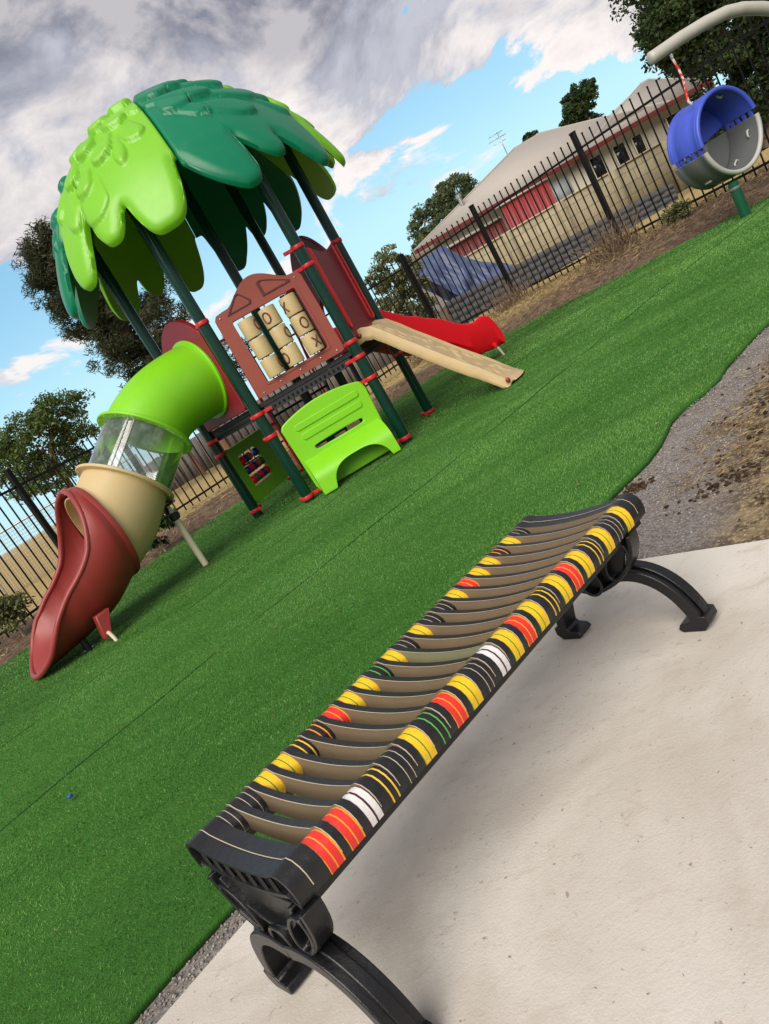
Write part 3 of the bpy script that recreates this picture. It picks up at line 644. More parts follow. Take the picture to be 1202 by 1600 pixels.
# seat skirt with arch
NA = 60; NZ = 14; rows = []
for j in range(NZ+1):
    row = []
    for i in range(NA+1):
        a = 0.155+0.885*i/NA; ar = 0.02
        q = (a-0.31)/(0.95-0.31)
        zb = 0.02
        if 0 < q < 1: zb = 0.02+0.215*min(1, (1-(abs(2*q-1))**3.2))**0.6
        zt = 0.385; t = j/NZ; z = zt+(zb-zt)*t
        s = (zt-z)/zt; off = 0.03+0.235*(1-(1-min(1, s*1.8))**2.2)+0.03*s
        en = min(i, NA-i)/3.0; off = off
        row.append(f(a, z, off))
    rows.append(row)
mb = MB(); mb.loft(rows, False)
for i in (0, NA):
    pr = [rows[j][i] for j in range(NZ+1)]; basep = [f(0.155+0.885*i/NA, 0.385+(0.02-0.385)*j/NZ, 0.03) for j in range(NZ+1)]; mb.loft([pr, basep], False)
mb.build('seat', M['lime'], bp, smooth=50, solid=0.02, soffset=-1, doubles=True, bevel=0.004)

# crimson panels: F-A (round the tube), C-D (round the red slide), B-C (entry)
def arch_panel(i, j, top, hole, name, z0=1.115):
    f, d, n = side(i, j)
    outer = [(0.10, z0), (1.08, z0), (1.08, 2.0), (1.02, 2.04)]+[(1.02-0.86*t, 2.04+(top-2.04)*math.sin(math.pi*t)**0.75) for t in np.linspace(0.03, 0.97, 24)]+[(0.16, 2.04), (0.10, 2.0)]
    ctr = hole[:2]; oo = resample(outer, ctr, 140); ii = [(ctr[0]+hole[2]*math.cos(2*math.pi*k/140), ctr[1]+hole[3]*math.sin(2*math.pi*k/140)) for k in range(140)]
    mb = MB(); mb.frame([f(a, z, 0.03) for a, z in oo], [f(a, z, 0.03) for a, z in ii], n*-0.06); return mb.build(name, M['crimson'], tower, smooth=35, bevel=0.008)
arch_panel(5, 0, 2.26, (0.59, 1.60, 0.37, 0.37), 'tube_panel')
arch_panel(2, 3, 2.55, (0.59, 1.50, 0.27, 0.33), 'slide_panel')
f, d, n = side(1, 2)
outer = [(0.10, 1.2), (1.06, 1.2), (1.06, 2.16), (1.0, 2.19)]+[(0.97-0.76*t, 2.20-0.07*math.sin(math.pi*t)) for t in np.linspace(0, 1, 16)]+[(0.16, 2.19), (0.10, 2.16)]
mb = MB(); mb.prism([f(a, z, -0.02) for a, z in outer], n*0.03); ep = mb.build('entry_panel', M['crimson'], tower, bevel=0.006)
for a0, a1 in ((0.11, 0.17), (0.86, 0.98)):
    mb = MB(); mb.tube([f(a0, 2.17, 0.035), f(a0, 1.36, 0.035), f(a0+.005, 1.31, 0.035), f((a0+a1)/2, 1.29, .035), f(a1-.005, 1.31, 0.035), f(a1, 1.36, 0.035), f(a1, 2.17, 0.035)], 0.013, 10)
    mb.build('red_rail', M['clamp'], ep, smooth=50)

# bead panel between E and F (faces out to the left)
f, d, n = side(5, 4)
ctr = (0.50, 0.5); oo = resample(rrect(0.10, 0.13, 1.06, 0.84, 0.05), ctr, 120); ii = resample(rrect(0.26, 0.30, 0.74, 0.71, 0.03), ctr, 120)
mb = MB(); mb.frame([f(a, z, 0.02) for a, z in oo], [f(a, z, 0.02) for a, z in ii], n*-0.04); bpn = mb.build('bead_panel', M['lime'], tower, smooth=35, bevel=0.005)
BC = {'red': M['red'], 'blue': mat('bead_blue', (0.012, 0.035, 0.22), 0.35), 'orange': mat('bead_orange', (0.62, 0.09, 0.02), 0.35), 'green': mat('bead_green', (0.01, 0.14, 0.06), 0.35)}
for r_, rowc in enumerate((('red', 'green', 'red', 'blue', 'red'), ('blue', 'red', 'blue', 'orange', 'green'), ('red', 'blue', 'orange', 'tan', 'blue'))):
    z = 0.375+r_*0.13
    mb = MB(); mb.tube([f(0.245, z, 0), f(0.755, z, 0)], 0.008, 8); mb.build('rod', M['tan'], bpn, smooth=40)
    for q, cc in enumerate(rowc):
        if cc == 'tan': continue
        mb = MB(); mb.ball(f(0.315+q*0.092, z, 0), 0.052, 16, sc=(1, 1, 1.05)); mb.build('bead', BC[cc], bpn, smooth=60, label=cc+' bead')

# dark steps on the hidden side D-E
f, d, n = side(3, 4)
mb = MB()
for q in range(4):
    z = 0.86-q*0.22; mb.prism([f(0.2, z, 0.02+q*0.24), f(0.98, z, 0.02+q*0.24), f(0.98, z, 0.27+q*0.24), f(0.2, z, 0.27+q*0.24)], (0, 0, 0.03))
for a in (0.18, 0.99): mb.bar(f(a, 1.0, 0.0), f(a, 0.02, 1.02), 0.02, 0.10)
mb.build('steps', M['deck'], tower, bevel=0.004)
for a in (0.16, 1.01):
    mb = MB(); mb.tube([f(a, 1.9, 0.03), f(a, 1.75, 0.25), f(a, 1.0, 1.0), f(a, 0.02, 1.06)], 0.017, 10); mb.build('handrail', M['clamp'], tower, smooth=50)

# ---- tube slide: everything lies in the vertical plane through P0 along U
P0 = Vector((-0.94, 7.66, 0)); U = Vector((-0.815, -0.58, 0)).normalized(); NN = Vector((-U.y, U.x, 0)); ZZ = Vector((0, 0, 1))
NN = Vector((0.58, -0.815, 0)).normalized()
def sz(s, z, w=0.0): return P0+U*s+ZZ*z+NN*w
def circ(s, z, ang, r, n=56):       # ring whose axis has slope ang (radians, downwards) in the slide's plane
    up = (math.sin(ang), math.cos(ang))
    return [sz(s+up[0]*r*math.cos(2*math.pi*k/n), z+up[1]*r*math.cos(2*math.pi*k/n), r*math.sin(2*math.pi*k/n)) for k in range(n)]
def path(s0, z0, a0, s1, z1, a1, m_):      # smooth hermite path with axis slopes
    L = math.hypot(s1-s0, z1-z0); out = []
    for k in range(m_+1):
        t = k/m_; h00 = 2*t**3-3*t*t+1; h10 = t**3-2*t*t+t; h01 = -2*t**3+3*t*t; h11 = t**3-t*t
        s = h00*s0+h10*L*math.cos(a0)+h01*s1+h11*L*math.cos(a1); z = h00*z0-h10*L*math.sin(a0)+h01*z1-h11*L*math.sin(a1); out.append((s, z, a0+(a1-a0)*(3*t*t-2*t**3)))
    return out
slide = bpy.data.objects.new('tube_slide', None); COL.objects.link(slide); slide.parent = tower; WL[slide.name] = WL[tower.name]
TR = 0.395
def section(pth, r, name, m_, th=0.012, flange=None, label=None):
    rs = r if callable(r) else (lambda t: r)
    K = len(pth)-1; rings = [circ(s, z, a, rs(k/K)) for k, (s, z, a) in enumerate(pth)]
    mb = MB(); mb.loft(rings, True)
    inner_ = [circ(s, z, a, rs(k/K)-th) for k, (s, z, a) in enumerate(pth)]
    if m_ is not M['clear']:
        mb.loft(inner_, True); mb.loft([rings[0], inner_[0]], True); mb.loft([rings[-1], inner_[-1]], True)
    return mb.build(name, m_, slide, smooth=50, doubles=True, label=label)
def flange(s, z, a, r0, r1, name, m_, w=0.03, bolts=True):
    rings = [circ(s+math.cos(a)*o, z-math.sin(a)*o, a, r) for r, o in ((r0, -w/2), (r1-.006, -w/2), (r1, -w/2+.006), (r1, w/2-.006), (r1-.006, w/2), (r0, w/2))]
    mb = MB(); mb.loft(rings, True, False, True)
    fl = mb.build(name, m_, slide, smooth=35)
    if bolts:
        mb = MB()
        for k in range(16):
            q = 2*math.pi*(k+.5)/16; rr = (r0+r1)/2+.012; up = (math.sin(a), math.cos(a))
            c = sz(s+up[0]*rr*math.cos(q)+math.cos(a)*w*.5, z+up[1]*rr*math.cos(q)-math.sin(a)*w*.5, rr*math.sin(q)); mb.ball(c, 0.009, 6)
        mb.build('bolts', M['steel'], slide, smooth=40)
A1 = rad(38.7)
section(path(0.03, 1.62, 0.0, 0.86, 1.41, A1, 20), TR, 'bend', M['lime'])
flange(0.045, 1.62, 0.0, TR-.01, 0.432, 'flange', M['lime'], bolts=False)
flange(0.865, 1.405, A1, TR-.01, 0.462, 'flange', M['lime'])
section([(0.865+(1.29-.865)*t, 1.405+(1.125-1.405)*t*1.17+0.0, A1) for t in (0, .25, .5, .75, 1)], TR-0.004, 'clear_section', M['clear'])
flange(1.31, 1.085, A1, TR-.01, 0.462, 'flange', M['tan'])
section(path(1.31, 1.085, A1, 1.78, 0.80, rad(8), 14), lambda t: TR+0.05*t, 'elbow', M['tan'])
# two added pale strips standing in for highlights on the clear section
mb = MB()
for w in (0.30, 0.335): 
    q = math.asin(w/TR); up = (math.sin(A1), math.cos(A1))
    mb.tube([sz(0.88+.41*t+up[0]*TR*math.cos(q), 1.395-.318*t+up[1]*TR*math.cos(q), w) for t in (0, .5, 1)], 0.006, 6)
mb.build('highlight_strip', M['armgrey'], slide, smooth=50)
# chute
ks = [(1.745, .345, 1.305, .475), (1.78, .33, 1.355, .485), (1.82, .31, 1.34, .50), (1.87, .28, 1.22, .515), (1.92, .25, 1.06, .52), (1.98, .215, .92, .52), (2.06, .18, .78, .515), (2.15, .15, .69, .505), (2.26, .125, .61, .495), (2.38, .10, .54, .485), (2.50, .085, .465, .475),
      (2.60, .07, .41, .49), (2.69, .06, .345, .485), (2.77, .05, .28, .475), (2.82, .045, .22, .45), (2.85, .04, .165, .41), (2.865, .04, .12, .35)]
NU = 44
def chring(s, zb, zr, r):
    h = zr-zb; bow = 0.12*min(1, max(0, (s-2.35)/.5))**1.5; s = s+bow*.15
    if h < r: r = (r*r*.97+h*h)/(2*h)
    cosa = (zb+r-zr)/r; amax = math.acos(max(-1, min(1, cosa))); lean = 0.0
    out = []
    for k in range(NU+1):
        a = -amax+2*amax*k/NU; out.append(sz(s-bow*(r*math.sin(a)/.4)**2, zb+r-r*math.cos(a), r*math.sin(a)-.18*max(0, s-1.85)))
    return out
import itertools
kk = []
for i in range(len(ks)-1):          # catmull-rom refine
    p0 = np.array(ks[max(i-1, 0)]); p1 = np.array(ks[i]); p2 = np.array(ks[i+1]); p3 = np.array(ks[min(i+2, len(ks)-1)])
    for t in (0, .33, .67): kk.append(tuple(0.5*((2*p1)+(-p0+p2)*t+(2*p0-5*p1+4*p2-p3)*t*t+(-p0+3*p1-3*p2+p3)*t**3)))
kk.append(ks[-1]); rings = [chring(*q) for q in kk]
mb = MB(); mb.loft(rings, False)
ch = mb.build('exit_chute', M['chute'], slide, smooth=60, solid=0.022, soffset=0, doubles=True)
# rolled lip: up one rim, over the hood and down the other
rimL = [r[0] for r in rings]; rimR = [r[-1] for r in rings]; lip = rimL[::-1][:-2]
mb = MB(); mb.tube([rimR[i] for i in range(len(rimR)-1, 3, -1)][::-1]+rings[-1][::-1]+rimL[::-1][:len(rimL)-4], 0.026, 12)
mb.build('lip', M['chute'], ch, smooth=60)
mb = MB(); mb.loft([circ(1.735, .82, rad(4), .455), circ(1.73, .82, rad(4), .492), circ(1.775, .82, rad(4), .500), circ(1.80, .82, rad(4), .487), circ(1.80, .82, rad(4), .455)], True, False, False)
mb.build('collar', M['chute'], ch, smooth=40)
mb = MB()
pl = [(2.18, .26, .37), (2.32, .26, .37), (2.36, .05, .385), (2.29, .05, .385)]
mb.loft([[sz(s, z, w-.05) for s, z, w in pl], [sz(s, z, w+.055) for s, z, w in pl]], True, True); mb.build('foot_lug', M['chute'], ch, bevel=0.01)
mb = MB(); mb.tube([sz(2.31, .09, .36), sz(2.31, .085, .46), sz(2.31, .03, .51), sz(2.31, -.01, .52)], 0.017, 10); mb.build('foot', M['pole'], ch, smooth=50)
mb = MB(); mb.tube([sz(2.45, .12, .10), sz(2.45, -.01, .10)], 0.03, 10); mb.box(sz(2.45, 0.01, .10), (.10, .10, .015)); mb.build('foot', M['blackm'], ch, smooth=50)
# support leg of the slide
mb = MB(); base = Vector((-1.82, 7.02, 0)); topp = sz(1.10, 0.74, 0.0); mb.tube([base, Vector((base.x, base.y, 0.56)), topp], 0.034, 14); lg = mb.build('support_leg', M['pole'], slide, smooth=50)
mb = MB(); mb.lathe(Vector((base.x, base.y, .54)), [(.04, 0), (.055, .01), (.055, .07), (.04, .08)], 14); mb.box(sz(1.11, .71, 0), (.2, .2, .02)); mb.bar(sz(1.0, .76, -.22), sz(1.2, .62, .2), .03, .03); mb.build('bracket', M['blackm'], lg, smooth=40, bevel=.004)

# ---- red wave slide on side C-D
RP0 = Vector((0.72, 8.85, 0)); RU = Vector((0.815, 0.58, 0)).normalized(); RN = Vector((0.58, -0.815, 0)).normalized()
ws = bpy.data.objects.new('wave_slide', None); COL.objects.link(ws); ws.parent = tower; WL[ws.name] = WL[tower.name]
rimz = [(0, 1.46), (.28, 1.42), (.5, 1.28), (.75, 1.12), (.9, 1.06), (1.02, .985), (1.15, .93), (1.27, .87), (1.4, .78), (1.52, .70), (1.66, .64), (1.8, .61), (1.93, .63), (2.03, .62), (2.10, .58), (2.16, .50), (2.195, .40), (2.215, .29)]
botz = [(0, 1.08), (.28, 1.05), (.5, .92), (.75, .76), (.9, .70), (1.02, .66), (1.15, .60), (1.27, .52), (1.4, .40), (1.52, .31), (1.66, .24), (1.8, .21), (1.93, .20), (2.07, .19), (2.16, .17), (2.2, .16), (2.215, .16)]
rings = []
for s in np.linspace(0, 2.215, 60):
    zr = np.interp(s, *zip(*rimz)); zb = np.interp(s, *zip(*botz)); c = RP0+RU*s
    prof = [(-.29, zr-.05), (-.285, zr-.012), (-.27, zr), (-.25, zr-.012), (-.235, zr-.06), (-.22, zb+.06), (-.17, zb+.012), (0, zb), (.17, zb+.012), (.22, zb+.06), (.235, zr-.06), (.25, zr-.012), (.27, zr), (.285, zr-.012), (.29, zr-.05), (.275, max(zb-.02, zr-.35)), (.22, zb-.035), (0, zb-.045), (-.22, zb-.035), (-.275, max(zb-.02, zr-.35))]
    rings.append([c+RN*w+Vector((0, 0, z)) for w, z in prof])
mb = MB(); mb.loft(rings, True, True); mb.build('slide_channel', M['red'], ws, smooth=45, bevel=0.008, bseg=3)
mb = MB(); q = RP0+RU*2.0
mb.tube([q+RN*-.18+Vector((0, 0, .2)), q+RN*-.2, ], 0.018, 10)
mb.tube([q+RU*-.03+RN*.25+Vector((0, 0, .20)), q+RN*.28+Vector((0, 0, .12)), q+RU*.03+RN*.29+Vector((0, 0, -.01))], 0.018, 10); mb.build('slide_leg', M['pole'], ws, smooth=50)
mb = MB(); mb.box(q+RU*-.03+RN*.27+Vector((0, 0, .185)), (.05, .05, .06)); mb.build('leg_bracket', M['red'], ws, bevel=.006)

# ---- tan moulded ramp on side B-C
TP0 = Vector((0.82, 7.83, 0)); TU = Vector((0.909, -0.416, 0)).normalized(); TN = Vector((-0.416, -0.909, 0)).normalized()   # TN towards the camera
tz = [(-.03, 1.235), (.05, 1.245), (.17, 1.20), (.28, 1.08), (.38, .955), (.5, .82), (.62, .68), (.75, .53), (.88, .39), (1.0, .265), (1.12, .155), (1.22, .075), (1.29, .035)]
tS = np.array([a for a, b in tz]); tZ = np.array([b for a, b in tz])
rings = []; NS = 110; NWW = 70
prnd = random.Random(3)
blobs = [(prnd.uniform(.12, 1.15), prnd.uniform(-.2, .2), prnd.uniform(.02, .06), prnd.uniform(.012, .03), prnd.uniform(-.9, .9)) for _ in range(46)]
def relief(s, w):
    h = 0
    for bs, bw, l, t, an in blobs:
        ds, dw = s-bs, w-bw; x = ds*math.cos(an)+dw*math.sin(an); y = -ds*math.sin(an)+dw*math.cos(an); r = (x/l)**2+(y/t)**2
        if r < 1: h = max(h, .017*math.sqrt(1-r))
    return h
for s in np.linspace(-.03, 1.29, NS):
    zc_ = np.interp(s, tS, tZ); e = 1e-2; sl_ = (np.interp(s+e, tS, tZ)-np.interp(s-e, tS, tZ))/(2*e); nrm = Vector((-sl_, 0, 1)).normalized()
    wend = .33; bow_ = .12*min(1, max(0, (s-.95)/.34))**1.5
    row = []
    def P_(w, h): return TP0+TU*(s+nrm.x*h*.6-bow_*min(1.0, abs(w)/.33)**2.4)+TN*w+Vector((0, 0, max(zc_+nrm.z*h*(1-.55*min(1, max(0, (s-.9)/.39))), 0.010)))
    edge_ = [(-1.0, -.13), (-1.03, -.10), (-1.02, -.07), (-.96, -.055), (-.95, -.02), (-.90, .012), (-.84, .012), (-.78, -.012)]
    row += [P_(w*wend, h) for w, h in edge_]
    for w in np.linspace(-.74, .74, NWW-8): row.append(P_(w*wend, -.014+relief(s, w*wend)))
    row += [P_(-w*wend, h) for w, h in edge_[::-1]]
    rings.append(row)
mb = MB(); mb.loft(rings, False); nrow = len(rings[0])
und = [[v+Vector((0, 0, 0)) for v in (r[0], r[-1])] for r in rings]; mb.loft(und, False)
mb.add(list(rings[0]), [tuple(range(nrow))]); mb.add(list(rings[-1]), [tuple(range(nrow))])
tr_ = mb.build('climbing_ramp', M['tan_slide'], tower, smooth=50, doubles=True)
mb = MB()
for s, z, sg in ((0.02, 1.185, 1), (0.02, 1.185, -1), (1.17, 0.075, 1)):
    mb.ball(TP0+TU*s+TN*(.335*sg)+Vector((0, 0, z)), 0.026, 12)
mb.build('knob', M['chute'], tr_, smooth=60)

# ------------------------------------------------------------------ bench
BL = Vector((math.cos(rad(34)), math.sin(rad(34)), 0)); BWd = Vector((math.cos(rad(130.5)), math.sin(rad(130.5)), 0)); BN = Vector((-.439, 1.066, 0))
bench = thing('bench', tuple(BN+BL*.63+BWd*.2), 'black bench with tan slats and bright striped edges standing on the concrete slab', 'bench')
def bq(t, w, z): return BN+BL*t+BWd*w+Vector((0, 0, z))
BWID = 0.40
def zt(w):       # concave seat top
    x = (w-BWID/2)/(BWID/2); return 0.374+0.027*min(1, x*x*1.15)-0.0*x
def roll_profile(front=True, inner_w=0.072):
    pts = [(0.003, 0.318), (0.0, 0.335), (0.0, 0.350), (0.002, 0.366), (0.009, 0.384), (0.022, 0.397), (0.038, 0.400), (0.055, 0.393)]
    pts += [(inner_w-.006, 0.384), (inner_w+.002, 0.372), (inner_w+.004, 0.352), (inner_w-.004, 0.332), (inner_w-.02, 0.318)]
    return pts if front else [(BWID-w, z) for w, z in pts]
def rib_profile():
    top = [(0.004, 0.318), (0.0, 0.338), (0.001, 0.368), (0.008, 0.387), (0.022, 0.401), (0.040, 0.4045)]
    mid = [(w, zt(w)+0.0045) for w in np.linspace(.06, BWID-.06, 22)]
    right = [(BWID-w, z) for w, z in top[::-1]]
    low = [(w, zt(w)-.052) for w in np.linspace(BWID-.03, .03, 22)]
    return top+mid+right+low
BK = mat('bench_black_plastic', (0.010, 0.010, 0.012), 0.34, var=0.4, vscale=40, bump=0.14, bscale=60, dirt=0.06)
BT = mat('bench_tan_face', (0.185, 0.135, 0.082), 0.6, var=0.15, vscale=12, bump=0.1)
BG = mat('bench_sage_face', (0.20, 0.20, 0.115), 0.6, var=0.15, vscale=12)
def bcol(nm, c, r=0.38): return mat(nm, c, r, var=0.14, vscale=35, bump=0.22, bscale=130, dirt=0.12)
BB = {'yellow': bcol('band_yellow', (0.82, 0.52, 0.012)), 'red': bcol('band_red', (0.74, 0.030, 0.022)), 'white': bcol('band_white', (0.72, 0.70, 0.70)), 'black': BK, 'green': bcol('line_green', (0.03, 0.20, 0.03)), 'orange': bcol('line_orange', (0.85, 0.30, 0.015)), 'cream': bcol('line_cream', (0.50, 0.43, 0.30)), 'lgreen': bcol('line_light_green', (0.10, 0.42, 0.06)), 'plum': bcol('line_plum', (0.05, 0.012, 0.02)), 'yline': bcol('line_yellow', (0.78, 0.50, 0.03))}
LAY = {'red': [('orange', .05), ('red', .38), ('orange', .08), ('red', .40), ('orange', .09)],
       'yellow': [('green', .05), ('yellow', .40), ('green', .07), ('yellow', .40), ('yline', .08)],
       'white': [('plum', .05), ('white', .38), ('plum', .12), ('white', .38), ('plum', .07)],
       'byellow': [('black', .25), ('yline', .10), ('black', .35), ('yline', .10), ('black', .20)],
       'bcream': [('black', .18), ('cream', .045), ('black', .40), ('cream', .045), ('black', .33)],
       'bgreen': [('black', .2), ('lgreen', .08), ('black', .4), ('lgreen', .08), ('black', .24)],
       'borange': [('black', .2), ('orange', .09), ('black', .36), ('orange', .09), ('black', .26)]}
FRONT = ['red', 'red', 'white', 'byellow', 'bcream', 'yellow', 'bgreen', 'red', 'yellow', 'bcream', 'white', 'yellow', 'red', 'yellow', 'byellow', 'yellow', 'red', 'yellow', 'byellow', 'yellow', 'bcream', 'yellow']
BACK = ['bcream', 'bcream', 'yellow', 'yellow', 'byellow', 'borange', 'red', 'yellow', 'yellow', 'bgreen', 'yellow', 'bcream', 'yellow', 'bcream', 'bcream', 'yellow', 'red', 'yellow', 'yellow', 'borange', 'yellow', 'bcream']
NM = {'byellow': 'black band with yellow lines', 'bcream': 'black band with cream lines', 'bgreen': 'black band with green lines', 'borange': 'black band with orange lines', 'red': 'red band with orange lines', 'yellow': 'yellow band with a green line', 'white': 'white band with dark lines'}
PITCH = 0.0531; T0 = 0.0495; BANDW = 0.0350
def ZM(z): return .342+(z-.318)*(.068/.0865)
rp = rib_profile(); nrp = len(rp); rp = [(w, ZM(z)) if k < 34 else (w, max(ZM(zt(w))-.048, .343 if (w < .06 or w > BWID-.06) else 0)) for k, (w, z) in enumerate(rp)]
def rib(t0, t1, name, endcap=None, tanmat=BT):
    mb = MB(); r0 = [bq(t0, w, z) for w, z in rp]; r1 = [bq(t1, w, z) for w, z in rp]
    ntop = 6+22+6
    # top and rolls black, near face tan with a cream edge line
    fs = [(i, (i+1) % nrp, nrp+(i+1) % nrp, nrp+i) for i in range(nrp)]; mb.add(r0+r1, fs, 0)
    lowi = list(range(ntop, nrp)); upi = list(range(6, 28))
    for ring, t, sgn in ((r0, t0, -1), (r1, t1, 1)):
        if endcap == sgn: continue
        mi_ = 1
        mb.add([ring[i] for i in range(nrp)], [tuple(range(nrp))], mi_)
    if endcap:
        t = t0 if endcap < 0 else t1; t_in = t-endcap*0.028
        def inset(pr, d=.007):
            cxp = BWID/2; return [(w+(d if w < cxp else -d)*min(1, abs(w-cxp)/.05), z+(-d if k < ntop else d)) for k, (w, z) in enumerate(pr)]
        ip = inset(rp); ro = [bq(t, w, z) for w, z in rp]; ri = [bq(t, w, z) for w, z in ip]; rd = [bq(t_in, w, z) for w, z in ip]
        mb.loft([ro, ri, rd], True, False); mb.add(rd, [tuple(range(nrp))], 0)
        for q in np.linspace(.07, .33, 7): mb.bar(bq(t-endcap*.004, q, ZM(zt(q))-.042), bq(t-endcap*.004, q, ZM(zt(q))-.005), .006, .006)
    # cream lines
    if endcap:
        tl = t0+.036 if endcap < 0 else t1-.036
    else: tl = t0+0.0006
    ln = [bq(tl-.001, w, z+.0012) for w, z in rp[1:ntop-1]]; ln2 = [bq(tl+.0011, w, z+.0012) for w, z in rp[1:ntop-1]]
    mb.loft([ln, ln2], False, mi=2)
    return mb.build(name, [BK, tanmat, BB['cream']], bench, smooth=35)
rib(-0.022, T0, 'end_rail', -1)
for i in range(22):
    t = T0+i*PITCH
    for fr in (True, False):
        kind = (FRONT if fr else BACK)[i]; prof = [(w, ZM(z)) for w, z in roll_profile(fr)]; mb = MB(); pos = t; mats = []; 
        for cn, fr_ in LAY[kind]:
            if BB[cn] not in mats: mats.append(BB[cn])
            a, b = pos, pos+BANDW*fr_; sc_ = 0.0 if cn in ('black', 'yellow', 'red', 'white') else 0.0002
            mid_ = [(w, z) for w, z in prof]
            cwp = sum(w for w, z in prof)/len(prof); czp = sum(z for w, z in prof)/len(prof)
            pr2 = [(cwp+(w-cwp)*(1+sc_*30), czp+(z-czp)*(1+sc_*30)) for w, z in prof]
            mb.loft([[bq(a, w, z) for w, z in pr2], [bq(b, w, z) for w, z in pr2]], True, True, mi=mats.index(BB[cn])); pos = b
        mb.build('band', mats, bench, smooth=35, label=NM[kind])
    if i < 21: rib(t+BANDW, t+PITCH, 'slat', tanmat=BG if i == 10 else BT)
TE = T0+21*PITCH+BANDW
rib(TE, TE+0.066, 'end_rail', 1)
BLEN = TE+0.066
for w in (0.030, BWID-0.030):
    mb = MB(); mb.prism([bq(-0.01, w-.016, .321), bq(-0.01, w+.016, .321), bq(-0.01, w+.016, .3415), bq(-0.01, w-.016, .3415)], BL*(BLEN-.01)); mb.build('side_rail', M['blackm'], bench, bevel=.003)
def strap(mb, pts, thick, w0, w1, t):     # flat strap along a curve in the end plane; pts (w,z), thick across the curve, depth along the bench
    K = len(pts); rings = []
    for i, (w, z) in enumerate(pts):
        a = pts[max(i-1, 0)]; b = pts[min(i+1, K-1)]; tx, tz_ = b[0]-a[0], b[1]-a[1]; L = math.hypot(tx, tz_); nx_, nz_ = -tz_/L, tx/L
        th = thick(i/(K-1)) if callable(thick) else thick
        rings.append([bq(t+w0, w+nx_*th/2, z+nz_*th/2), bq(t+w1, w+nx_*th/2, z+nz_*th/2), bq(t+w1, w-nx_*th/2, z-nz_*th/2), bq(t+w0, w-nx_*th/2, z-nz_*th/2)])
    mb.loft(rings, True, True)
def bez(p0, p1, p2, p3, n=16): return [tuple((1-t)**3*np.array(p0)+3*(1-t)**2*t*np.array(p1)+3*(1-t)*t*t*np.array(p2)+t**3*np.array(p3)) for t in np.linspace(0, 1, n)]
for t, sg in ((-0.012, -1), (BLEN-.05, 1)):
    mb = MB(); cw = BWID/2-.03
    for m_ in (1, -1):
        # outer bow from the seat edge down to the hub, inner bow, and the scroll loops
        strap(mb, [(cw+m_*w, z) for w, z in bez((.17, .338), (.165, .265), (.11, .212), (.02, .185))], .012, -.022, .022, t)
        strap(mb, [(cw+m_*w, z) for w, z in bez((.13, .338), (.11, .285), (.06, .258), (0, .250))], .010, -.018, .018, t)
        loop = [(cw+m_*(.108+.024*math.cos(a)+.036*math.sin(a)), .268+.050*math.sin(a)-.016*math.cos(a)) for a in np.linspace(0, 2*math.pi, 21)]
        strap(mb, loop, .008, -.024, .024, t)
    loop = [(cw+.032*math.cos(a), .214+.038*math.sin(a)) for a in np.linspace(0, 2*math.pi, 21)]; strap(mb, loop, .009, -.026, .026, t)
    mb.prism([bq(t-.004, cw-.15, .325), bq(t-.004, cw-.10, .225), bq(t-.004, cw, .185), bq(t-.004, cw+.10, .225), bq(t-.004, cw+.15, .325)], BL*.008)
    mb.bar(bq(t+.012, .03, .327), bq(t+.012, BWID-.03, .327), .034, .012)
    brk = mb.build('scroll_bracket', M['blackm'], bench, smooth=40, bevel=.002)
    if sg > 0: brk.location += -BL*.05
    mb = MB(); mb.lathe(bq(t-.03*sg*-1*0-.012, cw, .205) if sg < 0 else bq(t+.012, cw, .205), [(.010, -.004), (.010, .004), (.004, .009)], 10, tuple(BL*sg)); mb.build('bolt', M['steel'], brk, smooth=40)
    for m_ in (1, -1):
        mb = MB(); fw_ = .222
        pts = bez((cw, .192), (cw-m_*.11, .225), (cw-m_*.195, .16), (cw-m_*(fw_-.005), .022), 20)
        strap(mb, pts, lambda q: .036-.004*q, -.030, .030, t)
        inn = bez((cw-m_*.02, .172), (cw-m_*.14, .20), (cw-m_*.222, .145), (cw-m_*(fw_-.030), .03), 20)
        strap(mb, [(w, z+0.0) for w, z in bez((cw-m_*.02, .213), (cw-m_*.12, .247), (cw-m_*.212, .17), (cw-m_*(fw_+.014), .035), 20)], .006, -.012, .012, t)
        # foot with its small inward toe
        mb.prism([bq(t-.031, cw-m_*(fw_+.020), .045), bq(t-.031, cw-m_*(fw_+.022), .020), bq(t-.031, cw-m_*(fw_+.005), .0), bq(t-.031, cw-m_*(fw_-.055), .0), bq(t-.031, cw-m_*(fw_-.066), .010), bq(t-.031, cw-m_*(fw_-.058), .024), bq(t-.031, cw-m_*(fw_-.030), .030), bq(t-.031, cw-m_*(fw_-.016), .05)], BL*.062)
        mb.build('leg', M['blackm'], bench, smooth=40, bevel=.004, bseg=3)

